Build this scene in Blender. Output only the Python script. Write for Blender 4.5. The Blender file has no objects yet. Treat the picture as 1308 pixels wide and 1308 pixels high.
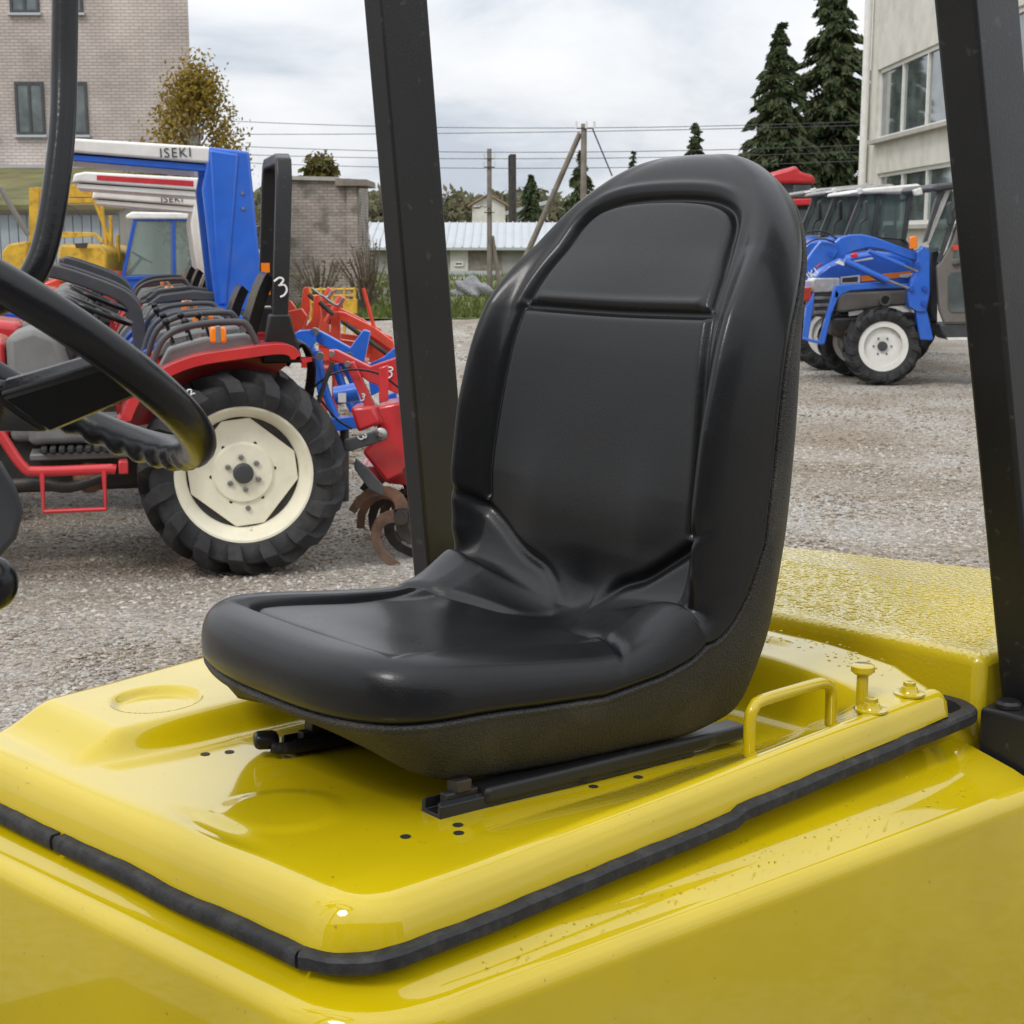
import bpy, bmesh, math, random
import numpy as np
from mathutils import Vector, Matrix
random.seed(7); RNG = np.random.default_rng(7)
SC = bpy.context.scene
COL = SC.collection
rad = math.radians

# ---------------------------------------------------------------- camera
FPX, CAMH = 1970.0, 1.81                       # focal length in pixels of a 1308 px frame, eye height
PITCH = math.atan2(354, FPX)
cam = bpy.data.cameras.new('camera'); camo = bpy.data.objects.new('camera', cam); COL.objects.link(camo)
cam.sensor_width = 36; cam.lens = 36 * FPX / 1308; cam.clip_start = 0.05; cam.clip_end = 3000
camo.location = (0, 0, CAMH); camo.rotation_euler = (math.pi / 2 - PITCH, 0, 0)
cam.dof.use_dof = True; cam.dof.focus_distance = 2.15; cam.dof.aperture_fstop = 26
SC.camera = camo
# ---------------------------------------------------------------- sky, sun, exposure
SUN_EL, SUN_AZ = rad(48), rad(215)             # azimuth clockwise from +Y
w = bpy.data.worlds.new('World'); SC.world = w; w.use_nodes = True
nt = w.node_tree; nt.nodes.clear(); N = nt.nodes.new; LK = nt.links.new
out = N('ShaderNodeOutputWorld'); bg = N('ShaderNodeBackground'); bg.inputs[1].default_value = 0.1
sky = N('ShaderNodeTexSky'); sky.sky_type = 'NISHITA'; sky.sun_disc = False
sky.sun_elevation = SUN_EL; sky.sun_rotation = SUN_AZ; sky.dust_density = 2.0
tc = N('ShaderNodeTexCoord'); sep = N('ShaderNodeSeparateXYZ'); LK(tc.outputs['Generated'], sep.inputs[0])
# clouds on a flat ceiling: direction / (z + small)
zz = N('ShaderNodeMath'); zz.operation = 'MAXIMUM'; LK(sep.outputs[2], zz.inputs[0]); zz.inputs[1].default_value = 0.0
za = N('ShaderNodeMath'); za.operation = 'ADD'; LK(zz.outputs[0], za.inputs[0]); za.inputs[1].default_value = 0.30
dx = N('ShaderNodeMath'); dx.operation = 'DIVIDE'; LK(sep.outputs[0], dx.inputs[0]); LK(za.outputs[0], dx.inputs[1])
dy = N('ShaderNodeMath'); dy.operation = 'DIVIDE'; LK(sep.outputs[1], dy.inputs[0]); LK(za.outputs[0], dy.inputs[1])
cmb = N('ShaderNodeCombineXYZ'); LK(dx.outputs[0], cmb.inputs[0]); LK(dy.outputs[0], cmb.inputs[1])
n1 = N('ShaderNodeTexNoise'); n1.inputs['Scale'].default_value = 1.9; n1.inputs['Detail'].default_value = 6; n1.inputs['Roughness'].default_value = .55
n1.inputs['Distortion'].default_value = .3
LK(cmb.outputs[0], n1.inputs['Vector'])
r1 = N('ShaderNodeValToRGB'); LK(n1.outputs['Fac'], r1.inputs[0])
e = r1.color_ramp.elements
e[0].position = .34; e[0].color = (6.0, 6.6, 7.4, 1)
e[1].position = .66; e[1].color = (10.0, 10.1, 10.2, 1)
m = e.new(.48); m.color = (8.4, 8.7, 9.1, 1)
n2 = N('ShaderNodeTexNoise'); n2.inputs['Scale'].default_value = .6; n2.inputs['Detail'].default_value = 4; LK(cmb.outputs[0], n2.inputs['Vector'])
r2 = N('ShaderNodeValToRGB'); LK(n2.outputs['Fac'], r2.inputs[0])
r2.color_ramp.elements[0].position = .30; r2.color_ramp.elements[0].color = (.55, .55, .55, 1)
r2.color_ramp.elements[1].position = .42; r2.color_ramp.elements[1].color = (1, 1, 1, 1)
mx = N('ShaderNodeMix'); mx.data_type = 'RGBA'
LK(r2.outputs[0], mx.inputs[0]); LK(sky.outputs[0], mx.inputs[6]); LK(r1.outputs[0], mx.inputs[7])
gr = N('ShaderNodeMath'); gr.operation = 'MULTIPLY_ADD'; LK(zz.outputs[0], gr.inputs[0]); gr.inputs[1].default_value = 1.15; gr.inputs[2].default_value = .92   # overcast sky: brighter towards the zenith
gm = N('ShaderNodeVectorMath'); gm.operation = 'SCALE'; LK(mx.outputs[2], gm.inputs[0]); LK(gr.outputs[0], gm.inputs['Scale'])
LK(gm.outputs[0], bg.inputs[0]); LK(bg.outputs[0], out.inputs[0])
sl = bpy.data.lights.new('sun', 'SUN'); sl.energy = 1.35; sl.angle = rad(14); sl.color = (1, .96, .9)
so = bpy.data.objects.new('sun', sl); COL.objects.link(so)
sd = Vector((math.sin(SUN_AZ) * math.cos(SUN_EL), math.cos(SUN_AZ) * math.cos(SUN_EL), math.sin(SUN_EL)))
so.rotation_euler = sd.to_track_quat('Z', 'Y').to_euler()
SC.view_settings.view_transform = 'Standard'; SC.view_settings.look = 'None'
SC.view_settings.exposure = 0.0; SC.view_settings.gamma = 1.0; SC.view_settings.use_curve_mapping = False

# ---------------------------------------------------------------- helpers
_s, _c = math.sin(PITCH), math.cos(PITCH)
def at(px, py, Y):
    """point of the place seen at photo pixel (px,py) whose distance along the yard is Y"""
    x = (px - 654) / FPX; y = (654 - py) / FPX
    d = (x, _c + _s * y, -_s + _c * y); k = Y / d[1]
    return Vector((d[0] * k, Y, CAMH + d[2] * k))
def ground(px, py):
    x = (px - 654) / FPX; y = (654 - py) / FPX
    d = (x, _c + _s * y, -_s + _c * y); k = -CAMH / d[2]
    return Vector((d[0] * k, d[1] * k, 0))
def ppm(Y, z=1.2): return FPX / (Y * _c - (z - CAMH) * _s)

class MB:
    def __init__(s): s.v = []; s.f = []
    def add(s, vs, fs):
        n = len(s.v); s.v.extend([tuple(p) for p in vs]); s.f.extend([[i + n for i in q] for q in fs]); return s
    def box(s, c, d, M=None):
        cx, cy, cz = c; a, b, h = d[0] / 2, d[1] / 2, d[2] / 2
        vs = [Vector((x, y, z)) for z in (-h, h) for y in (-b, b) for x in (-a, a)]
        if M is not None: vs = [M @ v for v in vs]
        vs = [(v[0] + cx, v[1] + cy, v[2] + cz) for v in vs]
        return s.add(vs, [(0, 2, 3, 1), (4, 5, 7, 6), (0, 1, 5, 4), (2, 6, 7, 3), (0, 4, 6, 2), (1, 3, 7, 5)])
    def bar(s, a, b, w, h, up=(0, 0, 1), w2=None, h2=None):
        a = Vector(a); b = Vector(b); d = (b - a).normalized(); u = Vector(up)
        if abs(d.dot(u)) > .98: u = Vector((0, 1, 0))
        sd_ = d.cross(u).normalized(); u = sd_.cross(d)
        vs = []
        for p, ww, hh in ((a, w, h), (b, w2 or w, h2 or h)):
            for i, j in ((-1, -1), (1, -1), (1, 1), (-1, 1)): vs.append(p + sd_ * (i * ww / 2) + u * (j * hh / 2))
        return s.add(vs, [(0, 1, 2, 3), (7, 6, 5, 4), (0, 4, 5, 1), (1, 5, 6, 2), (2, 6, 7, 3), (3, 7, 4, 0)])
    def tube(s, pts, r, n=10, closed=False, caps=True):
        pts = [Vector(p) for p in pts]; m = len(pts); rs = r if hasattr(r, '__len__') else [r] * m
        prev = None; vs = []
        for i, p in enumerate(pts):
            if closed: t = pts[(i + 1) % m] - pts[i - 1]
            else: t = pts[min(i + 1, m - 1)] - pts[max(i - 1, 0)]
            t.normalize()
            if prev is None:
                u = Vector((0, 0, 1)) if abs(t.z) < .9 else Vector((1, 0, 0))
            else: u = prev
            u = (u - t * u.dot(t)).normalized(); prev = u; v = t.cross(u)
            for k in range(n):
                a = 2 * math.pi * k / n; vs.append(p + (u * math.cos(a) + v * math.sin(a)) * rs[i])
        fs = []
        for i in range(m if closed else m - 1):
            j = (i + 1) % m
            for k in range(n): fs.append((i * n + k, i * n + (k + 1) % n, j * n + (k + 1) % n, j * n + k))
        if caps and not closed: fs.append(tuple(range(n))[::-1]); fs.append(tuple((m - 1) * n + k for k in range(n)))
        return s.add(vs, fs)
    def lathe(s, prof, n=32, axis='y', o=(0, 0, 0), closed=False):
        """prof: (axial, radius)"""
        vs = []; o = Vector(o); fs = []
        for a, r in prof:
            for k in range(n):
                t = 2 * math.pi * k / n; c_, s_ = r * math.cos(t), r * math.sin(t)
                vs.append(o + (Vector((c_, a, s_)) if axis == 'y' else Vector((c_, s_, a)) if axis == 'z' else Vector((a, c_, s_))))
        for i in range(len(prof) - 1 + (1 if closed else 0)):
            j = (i + 1) % len(prof)
            for k in range(n): fs.append((i * n + k, i * n + (k + 1) % n, j * n + (k + 1) % n, j * n + k))
        if not closed:
            if prof[0][1] > 1e-6: fs.append(tuple(range(n)))
            if prof[-1][1] > 1e-6: fs.append(tuple((len(prof) - 1) * n + k for k in range(n))[::-1])
        return s.add(vs, fs)
    def prism(s, poly, y0, y1, f=None):
        """poly of (x,z) pushed along y; f maps (x,y,z) to a point"""
        n = len(poly); g = f or (lambda x, y, z: (x, y, z))
        vs = [g(x, y0, z) for x, z in poly] + [g(x, y1, z) for x, z in poly]
        return s.add(vs, [tuple(range(n)), tuple(range(2 * n - 1, n - 1, -1))] + [(i, i + n, (i + 1) % n + n, (i + 1) % n) for i in range(n)])
    def slab(s, pxs, Y, t):
        """plate whose face outline is read off the photo at distance Y, t metres thick going away"""
        vs = [at(px, py, Y) for px, py in pxs]; n = len(vs)
        vs = vs + [v + Vector((0, t, 0)) for v in vs]
        return s.add(vs, [tuple(range(n)), tuple(range(2 * n - 1, n - 1, -1))] + [(i, i + n, (i + 1) % n + n, (i + 1) % n) for i in range(n)])
    def ball(s, c, r, n=12, m=8, sq=(1, 1, 1)):
        pr = [(-math.cos(math.pi * i / m), math.sin(math.pi * i / m)) for i in range(m + 1)]
        b = MB().lathe([(a, max(q, 1e-4)) for a, q in pr], n, 'z')
        return s.add([(c[0] + v[0] * r * sq[0], c[1] + v[1] * r * sq[1], c[2] + v[2] * r * sq[2]) for v in b.v], b.f)
    def build(s, name, mat, parent=None, smooth=None, bevel=0, seg=2, origin=None, fixn=True):
        me = bpy.data.meshes.new(name)
        vs = s.v if origin is None else [(v[0] - origin[0], v[1] - origin[1], v[2] - origin[2]) for v in s.v]
        me.from_pydata([tuple(v) for v in vs], [], s.f)
        if fixn:
            bm = bmesh.new(); bm.from_mesh(me); bmesh.ops.recalc_face_normals(bm, faces=bm.faces); bm.to_mesh(me); bm.free()
        me.materials.append(mat)
        o = bpy.data.objects.new(name, me); COL.objects.link(o)
        if origin is not None: o.location = origin
        if parent is not None:
            o.parent = parent
            if origin is None and parent.get('_w'):      # parent stands at a world spot, vertices are world
                o.location = -Vector(parent['_w'])
        if smooth is not None:
            me.polygons.foreach_set('use_smooth', [True] * len(me.polygons)); me.set_sharp_from_angle(angle=rad(smooth))
        if bevel:
            b = o.modifiers.new('bevel', 'BEVEL'); b.width = bevel; b.segments = seg; b.limit_method = 'ANGLE'; b.angle_limit = rad(38)
            if smooth is None:
                me.polygons.foreach_set('use_smooth', [True] * len(me.polygons)); me.set_sharp_from_angle(angle=rad(38))
            b.harden_normals = False
        return o
def npmesh(name, V, F, mat, parent=None, smooth=True, mats=None, mi=None):
    me = bpy.data.meshes.new(name); V = np.asarray(V, np.float32); F = np.asarray(F, np.int32); k = F.shape[1]
    me.vertices.add(len(V)); me.vertices.foreach_set('co', V.ravel())
    me.loops.add(F.size); me.loops.foreach_set('vertex_index', F.ravel())
    me.polygons.add(len(F)); me.polygons.foreach_set('loop_start', np.arange(0, F.size, k, dtype=np.int32))
    me.update(calc_edges=True)
    for q in ([mat] if mats is None else mats): me.materials.append(q)
    if mi is not None: me.polygons.foreach_set('material_index', np.asarray(mi, np.int32))
    me.polygons.foreach_set('use_smooth', [smooth] * len(F)); me.validate()
    o = bpy.data.objects.new(name, me); COL.objects.link(o)
    if parent is not None: o.parent = parent
    return o
def empty(name, loc, rz=0, world=False):
    o = bpy.data.objects.new(name, None); COL.objects.link(o); o.location = loc; o.rotation_euler = (0, 0, rz); o.empty_display_size = .2
    if world: o['_w'] = tuple(loc)
    return o
def tag(o, label=None, cat=None, group=None, kind=None):
    for k, v in (('label', label), ('category', cat), ('group', group), ('kind', kind)):
        if v: o[k] = v
    return o
def text(name, body, size, mat, parent, M, depth=.002, shear=0, space=1.0):
    cu = bpy.data.curves.new(name, 'FONT'); cu.body = body; cu.size = size; cu.extrude = depth; cu.shear = shear
    cu.space_character = space; cu.align_x = 'CENTER'; cu.align_y = 'CENTER'
    t = bpy.data.objects.new(name, cu); COL.objects.link(t)
    dg = bpy.context.evaluated_depsgraph_get(); me = bpy.data.meshes.new_from_object(t.evaluated_get(dg))
    bpy.data.objects.remove(t); bpy.data.curves.remove(cu)
    me.transform(M); me.materials.append(mat); o = bpy.data.objects.new(name, me); COL.objects.link(o)
    if parent is not None:
        o.parent = parent
        if parent.get('_w'): o.location = -Vector(parent['_w'])
    return o
def sm(t): t = np.clip(t, 0, 1); return t * t * (3 - 2 * t)
def curve_pts(pts, n=8, closed=False):
    """Catmull-Rom through points"""
    P = [Vector(p) for p in pts]; m = len(P); o = []
    for i in range(m if closed else m - 1):
        if closed: a, b, c, d = P[i - 1], P[i], P[(i + 1) % m], P[(i + 2) % m]
        else: a, b, c, d = P[max(i - 1, 0)], P[i], P[i + 1], P[min(i + 2, m - 1)]
        for k in range(n):
            t = k / n
            o.append(.5 * ((2 * b) + (c - a) * t + (2 * a - 5 * b + 4 * c - d) * t * t + (3 * b - a - 3 * c + d) * t ** 3))
    if not closed: o.append(P[-1])
    return o

# ---------------------------------------------------------------- materials
def mat(name, col, rough=.5, metal=0, coat=0, spec=.5, var=0, vscale=8, bump=0, bscale=60, dirt=None, dirtamt=0, dscale=6, coatr=.05, detail=4, trans=0, ior=1.45, rvar=0, sheen=0):
    m = bpy.data.materials.new(name); m.use_nodes = True; t = m.node_tree; b = t.nodes['Principled BSDF']; n = t.nodes.new; l = t.links.new
    b.inputs['Base Color'].default_value = (*col, 1); b.inputs['Roughness'].default_value = rough; b.inputs['Metallic'].default_value = metal
    b.inputs['Coat Weight'].default_value = coat; b.inputs['Coat Roughness'].default_value = coatr; b.inputs['Specular IOR Level'].default_value = spec
    b.inputs['Transmission Weight'].default_value = trans; b.inputs['IOR'].default_value = ior
    tc = n('ShaderNodeTexCoord'); src = None
    if var:
        x = n('ShaderNodeTexNoise'); x.inputs['Scale'].default_value = vscale; x.inputs['Detail'].default_value = detail; l(tc.outputs['Object'], x.inputs['Vector'])
        r = n('ShaderNodeMapRange'); l(x.outputs['Fac'], r.inputs[0]); r.inputs[1].default_value = .3; r.inputs[2].default_value = .7
        r.inputs[3].default_value = 1 - var; r.inputs[4].default_value = 1 + var
        q = n('ShaderNodeMix'); q.data_type = 'RGBA'; q.blend_type = 'MULTIPLY'; q.inputs[0].default_value = 1; q.inputs[6].default_value = (*col, 1)
        l(r.outputs[0], q.inputs[7]); src = q.outputs[2]
    if dirt:
        x = n('ShaderNodeTexNoise'); x.inputs['Scale'].default_value = dscale; x.inputs['Detail'].default_value = 8; x.inputs['Roughness'].default_value = .65; l(tc.outputs['Object'], x.inputs['Vector'])
        r = n('ShaderNodeMapRange'); l(x.outputs['Fac'], r.inputs[0]); r.inputs[1].default_value = .48; r.inputs[2].default_value = .68; r.inputs[4].default_value = dirtamt
        q = n('ShaderNodeMix'); q.data_type = 'RGBA'; l(r.outputs[0], q.inputs[0]); q.inputs[6].default_value = (*col, 1); q.inputs[7].default_value = (*dirt, 1)
        if src: l(src, q.inputs[6])
        src = q.outputs[2]
    if src: l(src, b.inputs['Base Color'])
    if rvar:
        x = n('ShaderNodeTexNoise'); x.inputs['Scale'].default_value = 5; x.inputs['Detail'].default_value = 6; l(tc.outputs['Object'], x.inputs['Vector'])
        r = n('ShaderNodeMapRange'); l(x.outputs['Fac'], r.inputs[0]); r.inputs[1].default_value = .3; r.inputs[2].default_value = .7; r.inputs[3].default_value = max(.02, rough - rvar); r.inputs[4].default_value = rough + rvar
        l(r.outputs[0], b.inputs['Roughness'])
    if bump:
        x = n('ShaderNodeTexNoise'); x.inputs['Scale'].default_value = bscale; x.inputs['Detail'].default_value = 6; l(tc.outputs['Object'], x.inputs['Vector'])
        k = n('ShaderNodeBump'); k.inputs['Strength'].default_value = bump; k.inputs['Distance'].default_value = .01; l(x.outputs['Fac'], k.inputs['Height']); l(k.outputs[0], b.inputs['Normal'])
    return m
M = {}
M['yellow'] = mat('yellow_paint', (.53, .395, .003), .10, coat=1, coatr=.035, var=.05, vscale=3, rvar=.02, spec=.18)
M['yellow'].node_tree.nodes['Principled BSDF'].inputs['Coat IOR'].default_value = 1.55
def specks(m, col, scale, lo, hi, amt):
    t = m.node_tree; b = t.nodes['Principled BSDF']; n = t.nodes.new; l = t.links.new; tc = n('ShaderNodeTexCoord')
    x = n('ShaderNodeTexNoise'); x.inputs['Scale'].default_value = scale; x.inputs['Detail'].default_value = 3; l(tc.outputs['Object'], x.inputs['Vector'])
    r = n('ShaderNodeMapRange'); l(x.outputs['Fac'], r.inputs[0]); r.inputs[1].default_value = lo; r.inputs[2].default_value = hi; r.inputs[4].default_value = amt
    q = n('ShaderNodeMix'); q.data_type = 'RGBA'; l(r.outputs[0], q.inputs[0]); q.inputs[7].default_value = (*col, 1)
    if b.inputs['Base Color'].links: l(b.inputs['Base Color'].links[0].from_socket, q.inputs[6])
    else: q.inputs[6].default_value = b.inputs['Base Color'].default_value
    l(q.outputs[2], b.inputs['Base Color'])
specks(M['yellow'], (.16, .12, .02), 95, .715, .75, .55)
specks(M['yellow'], (.36, .27, .015), 3.5, .55, .75, .3)
M['black_paint'] = mat('black_paint', (.014, .014, .015), .36, spec=.42, var=.15, vscale=6, bump=.05, bscale=200, rvar=.08)
M['black_plastic'] = mat('black_plastic', (.007, .007, .008), .24, spec=.4, bump=.04, bscale=150, rvar=.08)
M['rubber'] = mat('rubber', (.02, .02, .022), .72, var=.25, vscale=9, dirt=(.10, .095, .085), dirtamt=.35, bump=.2, bscale=90)
M['seal'] = mat('seal_rubber', (.016, .016, .018), .62, var=.3, vscale=30, bump=.35, bscale=60, dirt=(.06, .06, .06), dirtamt=.5, dscale=40)
M['red'] = mat('red_paint', (.52, .022, .028), .36, coat=.5, var=.1, dirt=(.25, .12, .09), dirtamt=.2, rvar=.08)
M['orange'] = mat('orange_red_paint', (.64, .055, .025), .4, coat=.3, var=.12, dirt=(.2, .1, .06), dirtamt=.35)
M['blue'] = mat('blue_paint', (.02, .12, .55), .34, coat=.4, var=.08, dirt=(.1, .16, .3), dirtamt=.2)
M['dkblue'] = mat('deep_blue_paint', (.012, .075, .42), .38, coat=.3, var=.1)
M['cream'] = mat('cream_paint', (.80, .755, .60), .4, coat=.3, var=.04, dirt=(.5, .45, .32), dirtamt=.25)
M['white'] = mat('white_paint', (.74, .73, .69), .4, coat=.2, var=.05, dirt=(.5, .48, .42), dirtamt=.3)
M['grey'] = mat('grey_plastic', (.16, .16, .155), .5, var=.12, dirt=(.25, .24, .22), dirtamt=.25)
M['dkgrey'] = mat('dark_grey_plastic', (.05, .052, .056), .45, var=.15, dirt=(.1, .1, .1), dirtamt=.3)
M['taupe'] = mat('taupe_paint', (.15, .135, .12), .45, coat=.2, var=.1)
M['steel'] = mat('bare_steel', (.33, .32, .31), .38, metal=.9, var=.2, dirt=(.2, .15, .1), dirtamt=.4)
M['dksteel'] = mat('dark_steel', (.04, .038, .036), .5, metal=.3, var=.3, dirt=(.12, .07, .04), dirtamt=.5)
M['rust'] = mat('rusty_steel', (.13, .075, .05), .65, var=.4, vscale=12, dirt=(.25, .09, .03), dirtamt=.6, bump=.3)
M['amber'] = mat('amber_lens', (.85, .22, .01), .2, coat=.5)
M['redlens'] = mat('red_lens', (.7, .02, .02), .2, coat=.5)
M['chalk'] = mat('chalk_mark', (.75, .75, .74), .8)
M['glass'] = mat('glass', (.75, .85, .82), .03, trans=.9, spec=.6, ior=1.2)
M['window'] = mat('window_glass', (.10, .12, .12), .06, coat=.6, var=.5, vscale=2)
M['lamp'] = mat('headlamp_glass', (.62, .62, .58), .12, coat=.8, var=.15, vscale=20)
M['oldyellow'] = mat('worn_yellow_paint', (.55, .33, .025), .5, var=.15, dirt=(.16, .08, .03), dirtamt=.6, dscale=9)
M['mat_rub'] = mat('floor_rubber', (.03, .03, .03), .7, var=.2, bump=.3)
specks(M['black_paint'], (.06, .058, .055), 40, .66, .72, .5)
M['wire'] = mat('power_wire', (.05, .05, .055), .6)
M['wood'] = mat('weathered_wood', (.22, .19, .16), .85, var=.25, vscale=4, bump=.4, bscale=30)
M['concrete'] = mat('concrete', (.42, .40, .36), .85, var=.1, vscale=3, dirt=(.25, .23, .2), dirtamt=.5, bump=.2, bscale=20)
M['plaster'] = mat('pale_plaster', (.62, .60, .54), .85, var=.08, vscale=2, dirt=(.4, .36, .3), dirtamt=.5, dscale=1.2, bump=.1)
M['bark'] = mat('bark', (.11, .085, .065), .9, var=.35, vscale=10, bump=.6, bscale=18)
M['birchbark'] = mat('birch_bark', (.55, .53, .5), .8, dirt=(.05, .05, .05), dirtamt=.9, dscale=14)
M['metal_roof'] = mat('sheet_metal_roof', (.44, .465, .485), .5, metal=.2, var=.06, vscale=.6, dirt=(.33, .33, .34), dirtamt=.4, dscale=.8)
M['farwall'] = mat('far_grey_wall', (.33, .32, .30), .9, var=.15, vscale=1.5)
M['stone'] = mat('field_stone', (.22, .22, .23), .85, var=.3, vscale=5, bump=.5, bscale=14)
def nodes(m): t = m.node_tree; return t, t.nodes['Principled BSDF'], t.nodes.new, t.links.new
def leather():
    m = mat('black_vinyl', (.0055, .0055, .0062), .33, spec=.32, coat=.2, coatr=.14); t, b, n, l = nodes(m); tc = n('ShaderNodeTexCoord')
    v = n('ShaderNodeTexVoronoi'); v.feature = 'DISTANCE_TO_EDGE'; v.inputs['Scale'].default_value = 420; l(tc.outputs['Object'], v.inputs['Vector'])
    vr = n('ShaderNodeMapRange'); l(v.outputs[0], vr.inputs[0]); vr.inputs[2].default_value = .25
    x = n('ShaderNodeTexNoise'); x.inputs['Scale'].default_value = 55; x.inputs['Detail'].default_value = 6; x.inputs['Distortion'].default_value = 2.2; l(tc.outputs['Object'], x.inputs['Vector'])
    # sparse creases: ridge of a distorted noise
    w_ = n('ShaderNodeTexNoise'); w_.inputs['Scale'].default_value = 22; w_.inputs['Detail'].default_value = 3; w_.inputs['Distortion'].default_value = 1.4
    mp = n('ShaderNodeMapping'); mp.inputs['Scale'].default_value = (1, 1, 2.2); l(tc.outputs['Object'], mp.inputs[0]); l(mp.outputs[0], w_.inputs['Vector'])
    s1 = n('ShaderNodeMath'); s1.operation = 'SUBTRACT'; l(w_.outputs['Fac'], s1.inputs[0]); s1.inputs[1].default_value = .5
    s2 = n('ShaderNodeMath'); s2.operation = 'ABSOLUTE'; l(s1.outputs[0], s2.inputs[0])
    s3 = n('ShaderNodeMapRange'); l(s2.outputs[0], s3.inputs[0]); s3.inputs[2].default_value = .022
    b1 = n('ShaderNodeBump'); b1.inputs['Strength'].default_value = .10; b1.inputs['Distance'].default_value = .001; l(vr.outputs[0], b1.inputs['Height'])
    b2 = n('ShaderNodeBump'); b2.inputs['Strength'].default_value = .07; b2.inputs['Distance'].default_value = .0015; l(x.outputs['Fac'], b2.inputs['Height']); l(b1.outputs[0], b2.inputs['Normal'])
    b3 = n('ShaderNodeBump'); b3.inputs['Strength'].default_value = .10; b3.inputs['Distance'].default_value = .0012; l(s3.outputs[0], b3.inputs['Height']); l(b2.outputs[0], b3.inputs['Normal'])
    l(b3.outputs[0], b.inputs['Normal'])
    r = n('ShaderNodeTexNoise'); r.inputs['Scale'].default_value = 7; r.inputs['Detail'].default_value = 5; l(tc.outputs['Object'], r.inputs['Vector'])
    rr = n('ShaderNodeMapRange'); l(r.outputs['Fac'], rr.inputs[0]); rr.inputs[1].default_value = .3; rr.inputs[2].default_value = .7; rr.inputs[3].default_value = .27; rr.inputs[4].default_value = .36
    l(rr.outputs[0], b.inputs['Roughness'])
    return m
def shellmat():
    m = mat('grained_black_plastic', (.022, .021, .02), .55); t, b, n, l = nodes(m); tc = n('ShaderNodeTexCoord')
    v = n('ShaderNodeTexVoronoi'); v.inputs['Scale'].default_value = 330; l(tc.outputs['Object'], v.inputs['Vector'])
    k = n('ShaderNodeBump'); k.inputs['Strength'].default_value = .8; k.inputs['Distance'].default_value = .0016; l(v.outputs['Distance'], k.inputs['Height']); l(k.outputs[0], b.inputs['Normal'])
    x = n('ShaderNodeTexNoise'); x.inputs['Scale'].default_value = 9; x.inputs['Detail'].default_value = 8; l(tc.outputs['Object'], x.inputs['Vector'])
    r = n('ShaderNodeMapRange'); l(x.outputs['Fac'], r.inputs[0]); r.inputs[1].default_value = .5; r.inputs[2].default_value = .72; r.inputs[4].default_value = .5
    q = n('ShaderNodeMix'); q.data_type = 'RGBA'; l(r.outputs[0], q.inputs[0]); q.inputs[6].default_value = (.022, .021, .02, 1); q.inputs[7].default_value = (.075, .068, .055, 1); l(q.outputs[2], b.inputs['Base Color'])
    return m
M['leather'] = leather(); M['shell'] = shellmat()
def wetyellow():
    m = mat('wet_yellow_paint', (.53, .40, .01), .24, coat=1, coatr=.03); t, b, n, l = nodes(m); tc = n('ShaderNodeTexCoord')
    v = n('ShaderNodeTexVoronoi'); v.feature = 'SMOOTH_F1'; v.inputs['Scale'].default_value = 150; v.inputs['Randomness'].default_value = .9; l(tc.outputs['Object'], v.inputs['Vector'])
    iv = n('ShaderNodeMapRange'); l(v.outputs['Distance'], iv.inputs[0]); iv.inputs[1].default_value = .12; iv.inputs[2].default_value = .5; iv.inputs[3].default_value = 1; iv.inputs[4].default_value = 0
    k = n('ShaderNodeBump'); k.inputs['Strength'].default_value = .6; k.inputs['Distance'].default_value = .0022
    ge = n('ShaderNodeNewGeometry'); sx = n('ShaderNodeSeparateXYZ'); l(ge.outputs['Normal'], sx.inputs[0])
    up = n('ShaderNodeMapRange'); l(sx.outputs[2], up.inputs[0]); up.inputs[1].default_value = .5; up.inputs[2].default_value = .95; up.inputs[3].default_value = .12
    mu = n('ShaderNodeMath'); mu.operation = 'MULTIPLY'; l(iv.outputs[0], mu.inputs[0]); l(up.outputs[0], mu.inputs[1]); l(mu.outputs[0], k.inputs['Height'])
    l(k.outputs[0], b.inputs['Normal']); l(k.outputs[0], b.inputs['Coat Normal'])
    return m
M['wet'] = wetyellow()

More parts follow.
